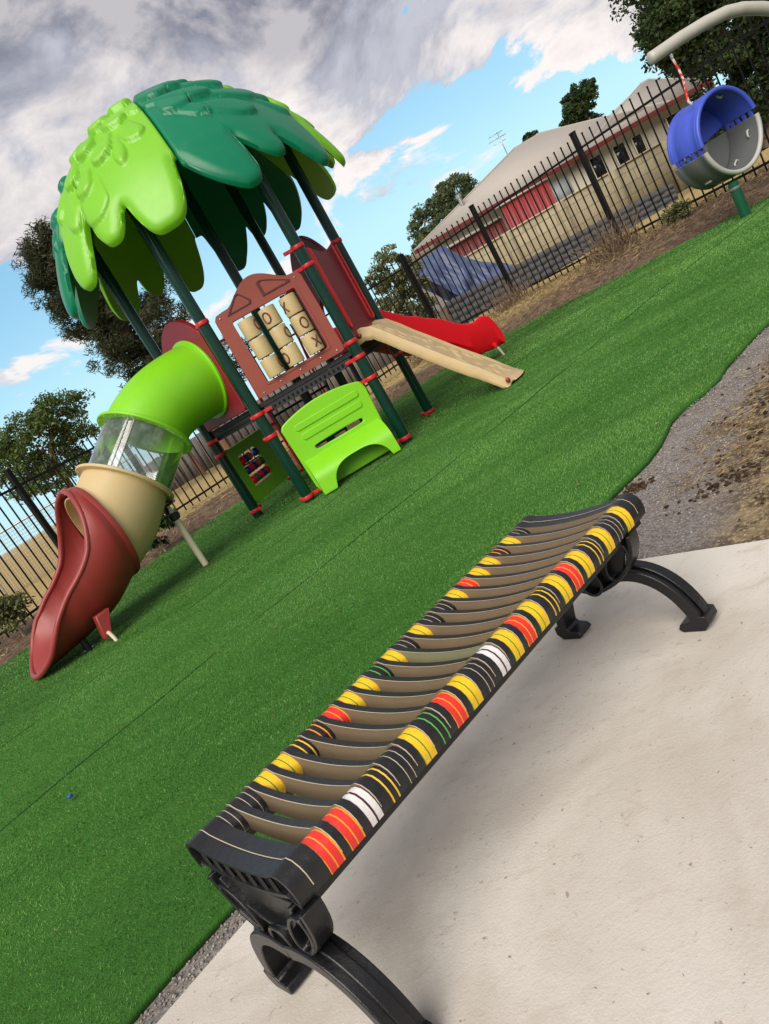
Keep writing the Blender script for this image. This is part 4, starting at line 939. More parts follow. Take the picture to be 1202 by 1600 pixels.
# ------------------------------------------------------------------ fences
def fence_run(pts, zs, name, label, spacing=0.16, height=2.1, posts=None):
    P = [Vector((x, y, z)) for (x, y), z in zip(pts, zs)]
    fe = thing(name, tuple(P[0]), label, 'fence', 'black picket fence runs round the play area')
    for i in range(len(P)-1):
        a, b = P[i], P[i+1]; L = (b-a).length; dirv = (b-a).normalized(); n_ = max(1, round(Vector((b.x-a.x, b.y-a.y, 0)).length/spacing)); mb = MB()
        for z, h in ((.16, .038), (height-.22, .038)): mb.bar(a+Vector((0, 0, z)), b+Vector((0, 0, z)), .035, h)
        for k in range(1, n_):
            q = a+(b-a)*k/n_; mb.tube([q+Vector((0, 0, .05)), q+Vector((0, 0, height-.03))], 0.0145, 6)
            mb.ball(q+Vector((0, 0, height-.02)), .021, 6, sc=(1, 1, 1.3))
        mb.build('picket_panel', M['fence'], fe, smooth=50)
    for i, q in enumerate(P):
        mb = MB(); mb.box(q+Vector((0, 0, height/2+.02)), (.085, .085, height+.08), Matrix.Rotation(math.atan2(P[min(i+1, len(P)-1)].y-P[max(i-1, 0)].y, P[min(i+1, len(P)-1)].x-P[max(i-1, 0)].x), 3, 'Z'))
        mb.box(q+Vector((0, 0, height+.075)), (.10, .10, .03)); mb.build('post', M['fence'], fe, bevel=.004)
    return fe
def subd(a, b, n): return [(a[0]+(b[0]-a[0])*k/n, a[1]+(b[1]-a[1])*k/n) for k in range(n+1)]
fence_run(FENCE_PTS, [0.02, 0.0, 0.0, 0.02], 'steel_fence', 'black picket fence behind the tube slide, in front of the dry paddock')
back = subd((-3.55, 13.5), (3.25, 16.75), 3)
fence_run(back, [0.02, .06, .12, .22], 'steel_fence', 'black picket fence across the back, seen under and behind the climbing tower')
rt_ = [(3.3, 16.7), (3.38, 17.65)][0:0]+[(3.3, 16.72), (4.77, 15.3), (6.2, 12.95), (7.62, 10.6), (9.2, 8.2), (10.8, 5.8)]
rt_ = [(3.34, 17.0), (4.77, 15.3), (6.2, 12.95), (8.75, 9.2), (11.0, 6.4)]
fence_run(rt_, [.22, .235, .235, .235, .235], 'steel_fence', 'black picket fence on the right, between the turf and the house', height=2.1)

# ------------------------------------------------------------------ neighbouring house
HY = 30.0
RF = mat('pale_metal_roof', (0.37, 0.34, 0.305), 0.6, var=0.08, vscale=0.6)
# corrugation on the roof
WALLC = mat('cream_render', (0.50, 0.46, 0.36), 0.85, var=0.1, vscale=1.5, bump=.1)
MAR = mat('maroon_gutter', (0.12, 0.018, 0.018), 0.4)
DKW = mat('dark_window_glass', (0.012, 0.014, 0.018), 0.08, var=0.1)
GREYD = mat('pale_grey_door', (0.42, 0.46, 0.48), 0.5)
def block_mat(name, c1, c2, mortar, sx=0.9, sy=0.42, rough=.9):
    g = bpy.data.materials.new(name); g.use_nodes = True; t = g.node_tree; b = t.nodes['Principled BSDF']
    tcn = N(t, 'ShaderNodeTexCoord'); mp = N(t, 'ShaderNodeMapping'); mp.inputs['Rotation'].default_value = (rad(90), 0, 0); t.links.new(tcn.outputs['Object'], mp.inputs[0])
    br = N(t, 'ShaderNodeTexBrick'); t.links.new(mp.outputs[0], br.inputs['Vector']); br.inputs['Color1'].default_value = (*c1, 1); br.inputs['Color2'].default_value = (*c2, 1); br.inputs['Mortar'].default_value = (*mortar, 1)
    br.inputs['Scale'].default_value = 1.0; br.inputs['Brick Width'].default_value = sx; br.inputs['Row Height'].default_value = sy; br.inputs['Mortar Size'].default_value = .012
    f = noise(t, tcn.outputs['Object'], 3.0, 6, .7); c = mixc(t, math_(t, 'MULTIPLY', sstep(t, f, .4, .7), .35), br.outputs['Color'], tuple(x*.55 for x in c1))
    t.links.new(c, b.inputs['Base Color']); b.inputs['Roughness'].default_value = rough
    bn = N(t, 'ShaderNodeBump'); bn.inputs['Strength'].default_value = .6; bn.inputs['Distance'].default_value = .02; t.links.new(br.outputs['Fac'], bn.inputs['Height']); bn.invert = True; t.links.new(bn.outputs[0], b.inputs['Normal']); return g
house = thing('house', (13.5, HY+5, -0.05), 'long single storey cream house under a pale hipped metal roof beyond the black fence', 'house')
x0, x1, ez = 7.3, 20.3, 3.27
mb = MB(); mb.prism([(x0+.4, HY+.5, -.3), (x1-.6, HY+.5, -.3), (x1-.6, HY+11, -.3), (x0+.4, HY+11, -.3)], (0, 0, 3.5)); mb.build('wall', WALLC, house)
# main hipped roof, and a second hip at the right
def hip(name, X0, X1, Y0, Y1, z0, rx0, rx1, rz, eave=.12):
    ry = (Y0+Y1)/2; v = [(X0, Y0, z0), (X1, Y0, z0), (X1, Y1, z0), (X0, Y1, z0), (rx0, ry, rz), (rx1, ry, rz)]
    mb = MB(); mb.add(v, [(0, 1, 5, 4), (1, 2, 5), (2, 3, 4, 5), (3, 0, 4), (3, 2, 1, 0)])
    r = mb.build(name, RF, house); mb = MB()
    for a, b in (((X0, Y0, z0), (rx0, ry, rz)), ((X1, Y0, z0), (rx1, ry, rz)), ((rx0, ry, rz), (rx1, ry, rz))): mb.tube([a, b], .05, 6)
    mb.build('ridge_cap', RF, r, smooth=50)
    mb = MB(); mb.box(((X0+X1)/2, Y0-.04, z0-.07), (X1-X0+.1, .12, .16)); mb.build('gutter', MAR, r, bevel=.01)
    return r
s_ = (HY+5)/HY
hip('roof', 6.45, 18.6, HY, HY+9, ez, 13.75, 15.2, ez+2.02)
hip('roof', 14.2, 20.4, HY-.05, HY+7, ez-.02, 17.9+1.9, 18.3+1.9, ez+1.55)
mb = MB(); mb.tube([(9.55, HY+1.6, 3.7), (9.55, HY+1.6, 4.35)], .08, 10); mb.lathe((9.55, HY+1.6, 4.35), [(.12, 0), (.12, .10), (.05, .15)], 10); mb.build('flue', M['steel'], house, smooth=50)
for xa, xb, za, zb, mm in ((11.9, 12.35, 2.1, 2.92, DKW), (14.75, 15.25, 2.0, 2.9, DKW), (15.85, 16.35, 2.0, 2.85, DKW), (16.75, 17.15, 2.05, 2.8, DKW), (18.4, 19.2, 1.9, 2.8, DKW)):
    mb = MB(); mb.box(((xa+xb)/2, HY+.48, (za+zb)/2), (xb-xa, .05, zb-za)); wi = mb.build('window', mm, house)
    mb = MB(); mb.frame([(xa-.05, HY+.45, za-.05), (xb+.05, HY+.45, za-.05), (xb+.05, HY+.45, zb+.05), (xa-.05, HY+.45, zb+.05)], [(xa, HY+.45, za), (xb, HY+.45, za), (xb, HY+.45, zb), (xa, HY+.45, zb)], (0, -.04, 0)); mb.build('frame', WALLC, wi)
mb = MB(); mb.box((13.1, HY+.47, 2.35), (1.1, .05, 1.15)); mb.build('door', GREYD, house)
# antenna
an = thing('tv_antenna', (13.35, 34.5, 5.1), 'thin grey television antenna standing on the left end of the house roof', 'antenna'); mb = MB()
mb.tube([(13.35, 34.5, 5.0), (13.35, 34.5, 6.3)], .022, 6)
for z, L in ((6.25, .45), (6.05, .55), (5.85, .4)): mb.bar((13.35-L, 34.5, z), (13.35+L*.6, 34.5, z), .018)
for q in range(6): mb.bar((12.92+q*.12, 34.35, 6.25), (12.92+q*.12, 34.65, 6.25), .014); mb.bar((12.85+q*.15, 34.3, 6.05), (12.85+q*.15, 34.7, 6.05), .014)
mb.build('mast', M['steel'], an)
# low block wall with piers in front of the house
bw = thing('block_wall', (13, 28.6, 0), 'tan stone block wall with piers in front of the cream house', 'wall'); BLK = block_mat('tan_blockwork', (0.34, 0.295, 0.19), (0.28, 0.24, 0.155), (0.15, 0.13, 0.09))
mb = MB(); mb.box((13.6, 28.6, .85), (14.6, .25, 2.3)); mb.build('wall_face', BLK, bw)
mb = MB(); mb.box((13.6, 28.6, 2.0), (14.7, .34, .06)); mb.build('coping', mat('coping_stone', (.40, .35, .24), .9), bw)
for x in (7.2, 9.6, 12.0, 14.4, 16.8, 19.2): mb = MB(); mb.box((x, 28.42, .85), (.34, .16, 2.28)); mb.build('pier', BLK, bw)
# red shed
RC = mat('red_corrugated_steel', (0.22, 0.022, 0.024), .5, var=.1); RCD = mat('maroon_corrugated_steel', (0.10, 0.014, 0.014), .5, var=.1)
def corr(x0, x1, y, z0, z1, mm, name, par, d=.012, step=.16):
    xs = np.arange(x0, x1, step/6); r0 = [(x, y+d*(1 if ((x-x0)/step) % 1 < .5 else 0), z0) for x in xs]; r1 = [(x, y_, z1) for x, y_, _ in r0]; mb = MB(); mb.loft([r0, r1], False); return mb.build(name, mm, par, solid=.01)
sh = thing('shed', (10, 29, 0), 'red corrugated steel shed under the eave of the cream house', 'shed'); corr(10.0, 12.2, 28.98, 0.0, 2.98, RC, 'front_wall', sh); corr(7.0, 9.98, 29.08, 0.0, 2.62, RCD, 'side_wall', sh)
mb = MB(); mb.prism([(9.9, 28.9, 3.0), (12.3, 28.9, 3.0), (12.3, 29.85, 3.08), (9.9, 29.85, 3.08)], (0, 0, .05)); mb.prism([(6.9, 28.95, 2.64), (9.88, 28.95, 2.64), (9.88, 29.85, 2.72), (6.9, 29.85, 2.72)], (0, 0, .04)); mb.build('roof', RF, sh)
# grey wavy retaining wall
def wavy():
    xs = np.linspace(4.6, 12.1, 260); rows = []
    nr = 24
    for j in range(nr*2+1):
        row = []
        for x in xs:
            u = (x-4.6)/7.5; zt_ = .93-.31*u; z = -.45+(zt_+.45)*j/(nr*2)
            k = j/ (nr*2)*7; row.append((x, 21.0-.055*abs(math.sin(math.pi*k))-.035*abs(math.sin(x*9.0+(int(k) % 2)*1.6)), z))
        rows.append(row)
    return rows
mb = MB(); mb.loft(wavy(), False); rwl = mb.build('retaining_wall', mat('grey_concrete_block', (0.062, 0.065, 0.072), .9, var=.3, vscale=2, bump=.3), smooth=50, solid=.2, soffset=-1, loc=(8, 21, 0))
tag(rwl, 'dark grey wavy block retaining wall just beyond the right hand fence', 'wall')
# blue tarp thrown over a heap
def tarp():
    rows = []; xs = np.linspace(4.45, 7.0, 90)
    for j in range(41):
        q = j/40; row = []
        for x in xs:
            zr = np.interp(x, [4.45, 4.65, 5.0, 5.55, 5.8, 6.2, 7.0], [1.95, 2.32, 2.38, 2.42, 2.05, 1.62, .98]); zb = np.interp(x, [4.45, 4.75, 5.1, 5.6, 6.3, 7.0], [1.75, 1.35, .88, .78, .80, .85])
            back = q < .35; t = (.35-q)/.35 if back else (q-.35)/.65
            z = zr+(zb-zr)*(t**1.25 if not back else t); y = 22.0+(.75*t if back else -.85*t**.8)
            fold = math.sin(x*9+q*7)*.05+math.sin(x*19-q*11+1.3)*.028+math.sin(x*4.3+q*15)*.045+math.sin((x*1.3+z)*14)*.02
            row.append((x+.04*math.sin(q*13+x*3), y+fold*(.4+t), z+fold*.5*(1-abs(t-.4))))
        rows.append(row)
    return rows
mb = MB(); mb.loft(tarp(), False); o = mb.build('tarp', mat('blue_tarp', (0.050, 0.075, 0.16), .45, var=.3, vscale=3, col2=(.10, .13, .20), c2scale=2.6, bump=.5, bscale=12), loc=(5.2, 21.8, .7), smooth=60)
tag(o, 'blue tarpaulin draped in folds over a heap beside the grey block wall', 'tarpaulin')
mb = MB(); mb.ball((5.3, 21.9, .35), .98, 16, sc=(1.15, .75, .6)); o = mb.build('soil_heap', mat('heap_soil', (.10, .07, .05), .95, var=.3, bump=.6, bscale=10), loc=(5.3, 21.9, 0), smooth=60); tag(o, 'low brown heap of soil under the blue tarpaulin', 'heap')

# grey sheet fence and mesh fence in the paddock on the left
xs = None
gf = thing('sheet_fence', (-6, 27, 0), 'weathered grey sheet fence far across the dry paddock, behind the tube slide', 'fence')
mb = MB(); 
for k in range(60): mb.box((-9.5+k*.26, 27+.02*(k % 2), .62), (.25, .03, 1.35+.05*math.sin(k*1.7)))
mb.build('boards', mat('weathered_grey_timber', (.16, .145, .14), .9, var=.35, vscale=2), gf)
mf = thing('mesh_fence', (-14, 19, 0), 'galvanised mesh fence with a top rail in the paddock at far left', 'fence'); mb = MB()
mb.tube([(-17, 17.5, 1.62), (-5.3, 20.6, 1.62)], .03, 8)
for k in range(6): q = k/5; mb.tube([(-17+11.7*q, 17.5+3.1*q, 0), (-17+11.7*q, 17.5+3.1*q, 1.65)], .03, 8)
mb.build('frame', M['steel'], mf, smooth=50); mb = MB()
for k in range(150):
    q = k/150; x, y = -17+11.7*q, 17.5+3.1*q; mb.bar((x, y, .05), (x, y, 1.6), .008)
for z in np.arange(.1, 1.6, .1): mb.bar((-17, 17.5, z), (-5.3, 20.6, z), .008)
mb.build('mesh', M['steel'], mf)

# ------------------------------------------------------------------ trees
BARK = mat('bark', (0.13, 0.085, 0.06), .95, var=.3, vscale=4, bump=.8, bscale=18)
PALEB = mat('pale_bark', (0.34, 0.28, 0.22), .9, var=.3, vscale=2, bump=.4, bscale=14)
REDB = mat('reddish_bark', (0.20, 0.10, 0.065), .95, var=.3, vscale=3, bump=.8, bscale=16)
def leafmat(n, c, c2=None): return mat(n, c, .7, var=.35, vscale=.9, island=.45, trans=.22, spec=.25, col2=c2, c2scale=.8)
LG = leafmat('olive_leaves', (0.085, 0.125, 0.034), (.14, .18, .055)); LD = leafmat('dark_leaves', (0.035, 0.060, 0.020), (.075, .11, .035)); LN = leafmat('she_oak_needles', (0.045, 0.055, 0.024), (.065, .070, .032)); LW = leafmat('wattle_leaves', (0.15, 0.16, 0.065), (.10, .12, .05)); LE = leafmat('eucalypt_leaves', (0.085, 0.115, 0.050), (.14, .165, .08))
def unit(n): v = RNG.normal(size=(n, 3)); return v/np.linalg.norm(v, axis=1, keepdims=True)
def leaves(cent, spread, per, size, stretch=1.6, droop=0.0, flat=1.0):
    n = len(cent)*per; C0 = np.repeat(cent, per, 0); sp = np.repeat(spread, per)
    P = C0+unit(n)*(RNG.random(n)**.5*sp)[:, None]*np.array([1, 1, flat])
    a = unit(n); a[:, 2] = a[:, 2]*(1-droop)-droop; a /= np.linalg.norm(a, axis=1, keepdims=True)
    b = np.cross(a, unit(n)); b /= np.linalg.norm(b, axis=1, keepdims=True)+1e-9
    s = size*RNG.uniform(.6, 1.4, n)[:, None]; a = a*s*stretch/2; b = b*s/2
    return np.stack([P-a, P+b*.9, P+a, P-b*.9], 1)
def tree(name, base, blobs, label, leafm, bark, nclump, per, size, stretch=1.6, droop=0., trunk_r=.2, cl=.35, group=None, limbs=True, trunk_top=None, cat='tree', shell=.55):
    if name == 'gum_tree': group = 'gum trees beyond the fence'
    b = Vector(base); t = thing(name, base, label, cat, group); bl = np.array(blobs, float)     # x y z rx ry rz
    vol = bl[:, 3]*bl[:, 4]*bl[:, 5]; k = RNG.choice(len(bl), nclump, p=vol**.7/np.sum(vol**.7)); d = unit(nclump); r = (shell+(1-shell)*RNG.random(nclump))
    cent = bl[k, :3]+d*bl[k, 3:]*r[:, None]; sp = cl*RNG.uniform(.5, 1.25, nclump)
    quads_mesh('crown', leaves(cent, sp, per, size, stretch, droop, .75), leafm, 4, t)
    mb = MB(); cz = bl[:, 2].min(); top = Vector(trunk_top) if trunk_top else Vector((float(np.average(bl[:, 0], weights=vol)), float(np.average(bl[:, 1], weights=vol)), float(np.average(bl[:, 2], weights=vol))))
    pts = [b, b+(top-b)*.35+Vector((.12*trunk_r*5, 0, 0)), b+(top-b)*.7-Vector((.1*trunk_r*4, 0, 0)), top]; mb.tube(pts, [trunk_r*1.15, trunk_r*.9, trunk_r*.6, trunk_r*.25], 10)
    if limbs:
        for q in range(min(len(bl)*2+3, 16)):
            i = q % len(bl); s = b+(top-b)*random.uniform(.45, .9); e = Vector(bl[i, :3])+Vector((random.uniform(-.6, .6)*bl[i, 3], random.uniform(-.6, .6)*bl[i, 4], random.uniform(-.4, .6)*bl[i, 5]))
            mid = (s+e)/2+Vector((random.uniform(-.1, .1), random.uniform(-.1, .1), .12))*(e-s).length; mb.tube([s, mid, e], [trunk_r*.4, trunk_r*.25, trunk_r*.08], 6)
    mb.build('trunk', bark, t, smooth=60)
    return t
# she-oak behind the canopy and tube slide
def she_oak():
    t = thing('she_oak_tree', (-3.0, 20, 0), 'tall dark drooping she-oak tree beyond the fence, left of the green canopy', 'tree'); mb = MB(); r = random.Random(4)
    top = Vector((-3.95, 20, 7.4)); b = Vector((-2.9, 20, 0)); tr = [b, Vector((-3.2, 20, 2.2)), Vector((-3.5, 20, 4.2)), Vector((-3.75, 20, 5.9)), top]; mb.tube(tr, [.26, .22, .17, .11, .03], 10)
    C0 = []; 
    def add_branch(h, az, L, up, r0):
        f = h/7.4; p = b.lerp(top, f); p = Vector((np.interp(h, [0, 2.2, 4.2, 5.9, 7.4], [-2.9, -3.2, -3.5, -3.75, -3.95]), 20, h)); d = Vector((math.cos(az), math.sin(az), 0)); pts = []
        for k in range(6):
            u = k/5; pts.append(p+d*L*u+Vector((0, 0, up*L*u-.12*L*u*u))+Vector((r.uniform(-.05, .05), r.uniform(-.05, .05), r.uniform(-.05, .05)))*u)
        mb.tube(pts, [r0*(1-.8*k/5) for k in range(6)], 5)
        for k in range(2, 6):
            for q in range(3): C0.append(pts[k]+Vector((r.gauss(0, .16), r.gauss(0, .16), r.gauss(-.05, .14))))
    for k in range(54):
        h = 3.0+4.25*(k/54)**1.0; L = 1.40*math.sin(math.pi*min(1, (h-1.6)/6.2))**.8*r.uniform(.55, 1.1)+.2; add_branch(h, r.uniform(0, 6.28), L, r.uniform(.1, .7), .045)
    for k in range(16): add_branch(r.uniform(2.3, 4.6), r.gauss(0, .9), r.uniform(1.4, 2.6), r.uniform(-.1, .25), .04)
    for k in range(20): add_branch(r.uniform(4.6, 7.0), math.pi+r.gauss(0, .9), r.uniform(.6, 1.05), r.uniform(.2, .7), .03)
    C0 = np.array(C0); quads_mesh('crown', leaves(C0, np.full(len(C0), .21), 70, .026, 6.0, .45), LN, 4, t); mb.build('trunk', REDB, t, smooth=60)
she_oak()
tree('gum_tree', (-7.3, 21, 0), [(-7.6, 21, 3.4, 1.3, 1.2, .9), (-6.6, 21, 3.7, .9, .9, .6), (-8.4, 21, 3.0, 1.0, 1, .9), (-6.5, 21.2, 2.6, .8, .8, .6), (-7.5, 21, 2.3, 1.1, 1, .5)], 'leafy olive green gum tree at the far left, behind the mesh fence', LG, REDB, 210, 110, .055, 1.7, .15, .10, .30)
tree('gum_tree', (-4.6, 24, 0), [(-4.9, 24, 2.9, 1.1, 1, .8), (-5.9, 24, 2.6, .9, .9, .7), (-3.8, 24, 2.2, .9, .9, .7)], 'sparse gum tree seen through the clear part of the tube slide', LG, REDB, 130, 100, .055, 1.7, .15, .09, .30)
tree('gum_tree', (12.5, 46, 0), [(12.4, 46, 5.0, 2.3, 2, 1.7), (13.8, 46, 6.0, 1.5, 1.5, 1.25), (11.2, 46, 3.9, 1.5, 1.5, 1.4), (13.0, 46, 3.4, 2.0, 1.6, 1.4)], 'broad rounded dark gum tree behind the left end of the house roof', LE, PALEB, 400, 100, .10, 1.7, .2, .3, .42)
tree('gum_tree', (23.1, 46, 0), [(23.2, 46, 7.2, 1.0, 1, 1.0), (22.6, 46, 6.6, .9, .8, .7), (24.0, 46, 7.5, .7, .7, .6), (23.3, 46, 5.7, .8, .8, .6)], 'small round dark gum tree rising behind the middle of the house roof', LD, PALEB, 170, 100, .095, 1.7, .2, .16, .30)
tree('gum_tree', (19.7, 47, 0), [(19.9, 47, 6.5, .55, .5, .75), (20.4, 47, 6.2, .5, .5, .4)], 'tiny dark tree top peeping over the house roof beside the antenna', LD, PALEB, 60, 90, .09, 1.7, .2, .12, .25)
tree('fig_tree', (15.6, 21.5, 0), [(14.7, 21, 6.9, 1.7, 1.6, 1.2), (13.6, 21, 4.5, .7, .8, .6), (15.4, 21, 5.8, 2.2, 2, 1.8), (17.4, 21, 5.2, 2.3, 2, 2.0), (15.4, 21, 3.7, 1.6, 1.5, 1.2), (17.5, 21, 2.8, 2.0, 1.6, 1.5), (19.5, 21, 4.5, 2, 2, 2.5), (16.3, 21.5, 1.8, 1.5, 1.2, 1.2), (15.0, 22, 1.2, 1.2, 1, 1.0), (17.5, 22, .9, 1.5, 1, 1.0), (14.4, 21.5, 4.4, 1.2, 1, 1.0)], 'large dark spreading tree at top right, behind the blue play barrel', LD, BARK, 1200, 120, .085, 1.5, .2, .35, .5)
tree('gum_tree', (15.6, 33, 0)[:0] or (23.6, 34, 0), [(23.0, 34, 4.6, 1.7, 1.5, 1.3), (22.2, 34, 3.9, 1.0, 1, .9)], 'pale green tree just past the right end of the house roof', LE, PALEB, 180, 90, .085, 1.7, .2, .2, .4)
tree('wattle_tree', (3.05, 17.9, .1), [(3.2, 17.9, 2.35, .42, .4, .5), (2.9, 17.9, 1.8, .5, .4, .5), (3.45, 17.9, 1.9, .45, .4, .5), (3.2, 17.9, 1.2, .55, .4, .45), (2.75, 17.9, 2.25, .3, .3, .35)], 'thin pale green wattle bush behind the fence, left of the blue tarpaulin', LW, PALEB, 150, 55, .04, 2.6, .1, .04, .16, cat='bush')
def shrub(base, r, h, label, leafm, n=45, per=45, size=.03, name='shrub', stretch=2.2): tree(name, base, [(base[0], base[1], base[2]+h*.55, r, r, h*.45)], label, leafm, PALEB, n, per, size, stretch, .0, .018, .10, cat='bush', shell=.2)
shrub((-2.95, 9.95, .0), .42, .9, 'low dark green shrub behind the tan elbow of the tube slide', LD, 90, 60, .03)
shrub((-5.1, 9.6, 0.), .30, .75, 'light green shrub in front of the fence at the left edge, by the red chute', LW, 60, 50, .028)
TW = mat('dead_twigs', (.17, .115, .07), .9, var=.3, island=.3)
def twigs(base, r, h, n, label):
    b = np.array(base, float); P = np.tile(b, (n, 1)); P[:, :2] += RNG.normal(0, r*.5, (n, 2)); d = unit(n); d[:, 2] = np.abs(d[:, 2])*1.6+.4; d /= np.linalg.norm(d, axis=1, keepdims=True); d *= (h*RNG.uniform(.3, 1.0, n))[:, None]
    s = np.cross(d, unit(n)); s = s/np.linalg.norm(s, axis=1, keepdims=True)*.006; o = quads_mesh('dead_bush', np.stack([P-s, P+s, P+d+s*.4, P+d-s*.4], 1), TW, 4, loc=base); tag(o, label, 'bush', 'dead bushes along the fence')
twigs((5.95, 12.75, .22), .45, .75, 420, 'tangled dead brown bush at the foot of the fence post nearest the blue barrel')
twigs((4.4, 14.5, .22), .4, .6, 260, 'dry brown twiggy bush at the fence, right of the blue tarpaulin')
twigs((2.6, 15.2, .18), .5, .8, 420, 'dead scrub at the fence behind the red slide')
shrub((6.75, 11.9, .22), .22, .30, 'small yellow green weed clump below the fence on the right', LW, 30, 40, .03, 'weed')

# ------------------------------------------------------------------ play barrel, arm and post
BC0 = Vector((6.46, 9.50, 1.09)); AX = Vector((-0.27, 0.96, 0.0)).normalized(); AXS = Vector((AX.y, -AX.x, 0)); FR = .555; DEP = .50
barrel = thing('play_barrel', (6.2, 9.55, 0.4), 'round play barrel, blue above and grey below, tied by a rope under a grey arm', 'play barrel')
BLU = mat('blue_plastic', (0.045, 0.085, 0.50), .38, **PL); GRY = mat('grey_plastic', (0.115, 0.125, 0.125), .45, **PL); GRL = mat('pale_grey_rim', (0.42, 0.42, 0.39), .45, **PL)
TILT = rad(6)
def bpnt(a, dp, r): 
    a2 = a+TILT; return BC0+AX*dp+AXS*(r*math.cos(a2))+Vector((0, 0, r*math.sin(a2)))
def shell(a0, a1, m_, name):
    mb = MB(); n_ = 48; prof = [(0.0, FR), (.03, FR+.012), (.08, FR-.01), (.15, FR-.008), (.17, FR+.006), (.36, FR+.006), (.38, FR-.008), (.43, FR-.01), (DEP-.03, FR+.012), (DEP, FR)]
    inner_ = [(DEP, FR-.045), (.3, FR-.05), (0.0, FR-.045)]
    rings = [[bpnt(a0+(a1-a0)*k/n_, dp, r) for dp, r in prof+inner_] for k in range(n_+1)]; mb.loft(rings, True, True); return mb.build(name, m_, barrel, smooth=35, bevel=.004)
gap = .075
up_ = shell(gap, math.pi-gap, BLU, 'upper_shell'); lo_ = shell(math.pi+gap, 2*math.pi-gap, GRY, 'lower_shell')
for par_, m_, a0, a1 in ((up_, BLU, gap, math.pi-gap), (lo_, GRY, math.pi+gap, 2*math.pi-gap)):
    mb = MB(); rr_ = [[bpnt(a0+(a1-a0)*k/40, DEP-.02-.0+.07*(1-q), (FR-.03)*q) for k in range(41)] for q in (.16, .35, .55, .75, .9, 1.0)]
    mb.loft(rr_, False); mb.build('back_wall', m_, par_, smooth=50, solid=.02, soffset=0)
for a in (0, math.pi):
    for dp in (.06, .17, .27, .37, .45):
        mb = MB(); mb.loft([[bpnt(a+s_*gap*1.3, dp+q, r) for q, r in ((-.022, FR-.04), (.022, FR-.04), (.022, FR-.006), (-.022, FR-.006))] for s_ in (-1, 1)], True, True); mb.build('joint_tab', BLU, up_, bevel=.003)
def rimt(a0, a1, dp, m_, par):
    mb = MB(); mb.tube([bpnt(a0+(a1-a0)*k/40, dp, FR-.018) for k in range(41)], .032, 10); mb.build('rim', m_, par, smooth=60)
rimt(gap, math.pi-gap, -.005, BLU, up_); rimt(math.pi+gap, 2*math.pi-gap, -.005, GRL, lo_); rimt(gap, math.pi-gap, DEP+.005, BLU, up_); rimt(math.pi+gap, 2*math.pi-gap, DEP+.005, GRY, lo_)
for a, dp in ((rad(60), .12), (rad(118), .3), (rad(295), .3), (rad(335), .15), (rad(232), .28)):
    par = up_ if a < math.pi else lo_; mb = MB(); mb.tube([bpnt(a-.09, dp, FR-.053), bpnt(a-.07, dp, FR-.075), bpnt(a+.07, dp, FR-.075), bpnt(a+.09, dp, FR-.053)], .014, 8); mb.build('handle', GRL, par, smooth=50)
mb = MB()
for a in (rad(228), rad(250)): mb.box(bpnt(a, .3, FR+.004), (.03, .12, .03), Matrix.Rotation(.14, 3, 'Z'))
mb.build('slot', GRL, lo_, bevel=.004)
rp_ = thing('rope', (6.09, 9.55, 1.66), 'red and white rope tying the blue barrel to the grey overhead arm', 'rope'); mb = MB(); 
pts = [Vector((6.12, 9.5, 2.24)), Vector((6.145, 9.5, 2.08)), Vector((6.15, 9.5, 1.94)), Vector((6.12, 9.5, 1.80)), Vector((6.10, 9.5, 1.67)), Vector((6.13, 9.5, 1.62))]
fin_p = []
for i in range(len(pts)-1):
    for t in (0, .34, .67): fin_p.append(pts[i].lerp(pts[i+1], t))
mb.tube(fin_p+[pts[-1]], .016, 8); ro = mb.build('cord', mat('red_rope', (.55, .03, .03), .7, col2=(.7, .62, .58), c2scale=9, c2lo=.48, c2hi=.56), rp_, smooth=50)
post = thing('steel_post', (6.25, 9.52, 0), 'dark green round post rising from the turf below the blue barrel', 'post'); mb = MB(); mb.tube([(6.25, 9.52, -.02), (6.25, 9.52, .47)], .068, 20); mb.lathe((6.25, 9.52, .47), [(.068, 0), (.05, .02), (.0, .03)], 20); mb.build('shaft', mat('green_post', (.005, .075, .035), .3, var=.1, coat=.3), post, smooth=50)
mb = MB(); mb.lathe((6.25, 9.52, .40), [(.072, -.02), (.076, -.015), (.076, .015), (.072, .02)], 20); mb.build('collar', GRY, post, smooth=50)
arm = thing('swing_frame', (9.4, 9.75, 0), 'thick pale grey bent pipe arm reaching over the blue barrel from the right', 'swing frame'); mb = MB()
mb.tube([(5.90, 9.48, 2.36), (6.3, 9.48, 2.39), (6.7, 9.5, 2.40), (7.0, 9.52, 2.385), (7.25, 9.56, 2.33), (7.5, 9.6, 2.23), (7.8, 9.65, 2.08), (8.3, 9.7, 1.8), (8.9, 9.72, 1.2), (9.4, 9.75, 0.0)], .080, 20); mb.build('pipe', M['armgrey'], arm, smooth=60)
mb = MB(); mb.lathe((5.90, 9.48, 2.36), [(.081, 0), (.081, .05), (.06, .07), (.03, .078)], 20, (-1, 0, -.05)); mb.build('end_cap', M['armgrey'], arm, smooth=50)
mb = MB(); mb.lathe((6.12, 9.49, 2.285), [(.02, 0), (.02, -.05)], 10); mb.build('eye_bolt', M['steel'], arm, smooth=50)
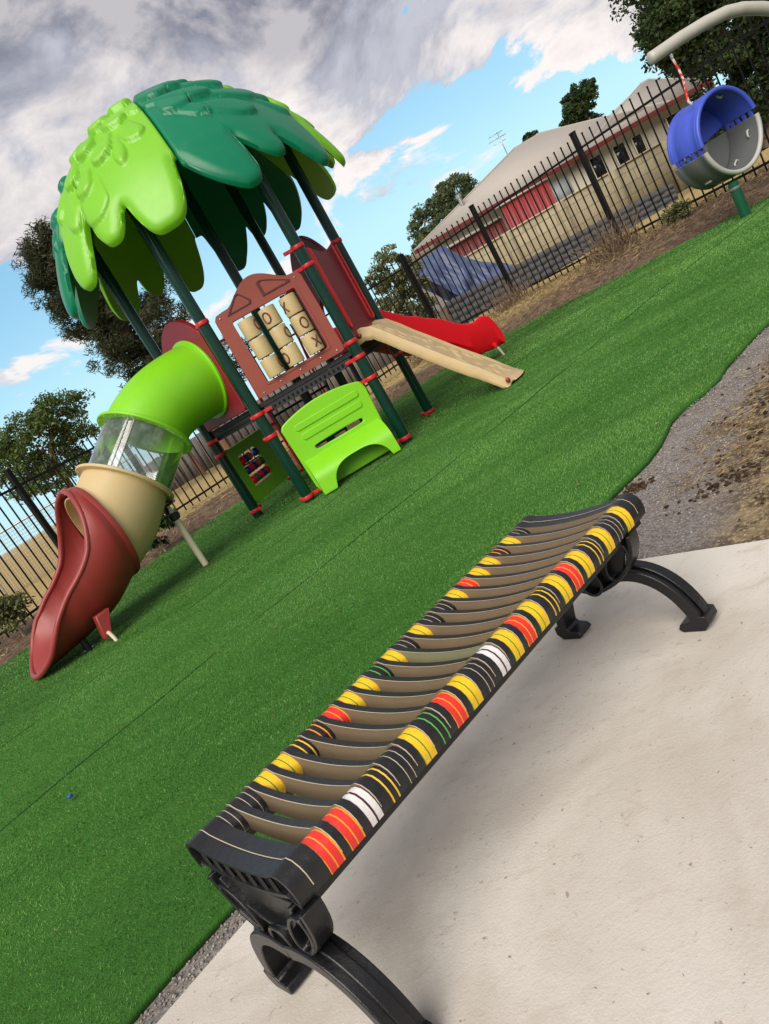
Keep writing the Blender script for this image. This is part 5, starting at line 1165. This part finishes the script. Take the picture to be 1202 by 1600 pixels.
# thin poles in the tree's shade
pp = thing('red_pole', (15.0, 19, 0), 'short red pole under the dark tree, behind the fence at top right', 'pole'); mb = MB(); mb.tube([(15.0, 19, .2), (15.0, 19, 2.6)], .05, 8); mb.build('shaft', M['clamp'], pp, smooth=50)

# small litter
P = RNG.uniform((-1.2, 0.2), (2.6, 2.6), (700, 2)); P = P[inpoly(P, SLAB)]
V_ = strands(P, 1, np.full(len(P), .0), .007, .0018, lambda q: np.zeros(len(q)), .97); V_[:, :, 2] = np.maximum(V_[:, :, 2]*.25, .0012)
tag(quads_mesh('crumbs', V_, mat('dry_crumbs', (.16, .10, .06), .9, island=.5), 4), 'tiny brown crumbs and bits of leaf scattered over the concrete', 'debris', kind='stuff')
P = RNG.uniform((-4, 1.0), (6, 10), (260, 2)); P = P[inpoly(P, TURF)]
V_ = strands(P, 1, np.full(len(P), .0), .03, .012, lambda q: np.full(len(q), .012), .95)
tag(quads_mesh('leaf_litter', V_, mat('brown_leaf', (.20, .12, .06), .9, island=.5), 4), 'few small brown leaf scraps lying here and there on the synthetic grass', 'leaf litter', kind='stuff')
mb = MB(); mb.lathe((-1.875, 3.02, .024), [(.012, 0), (.014, .002), (.014, .01), (.012, .013)], 12); o = mb.build('bottle_cap', mat('cap_blue', (.01, .06, .25), .4), loc=(-1.875, 3.02, .02), smooth=40); tag(o, 'tiny blue bottle cap lying on the grass at the left', 'bottle cap')
mb = MB()
for a in range(5): q = a*1.256; mb.add([(0+-.62, 2.14, .03), (-.62+.016*math.cos(q-.4), 2.14+.016*math.sin(q-.4), .042), (-.62+.026*math.cos(q), 2.14+.026*math.sin(q), .036), (-.62+.016*math.cos(q+.4), 2.14+.016*math.sin(q+.4), .042)], [(0, 1, 2, 3)])
o = mb.build('fallen_flower', mat('pink_petal', (.62, .16, .15), .6), loc=(-.62, 2.14, .03), solid=.0012); tag(o, 'small pink fallen blossom on the grass beside the bench', 'flower')

S.render.resolution_x = 769; S.render.resolution_y = 1024
S.cycles.use_denoising = True
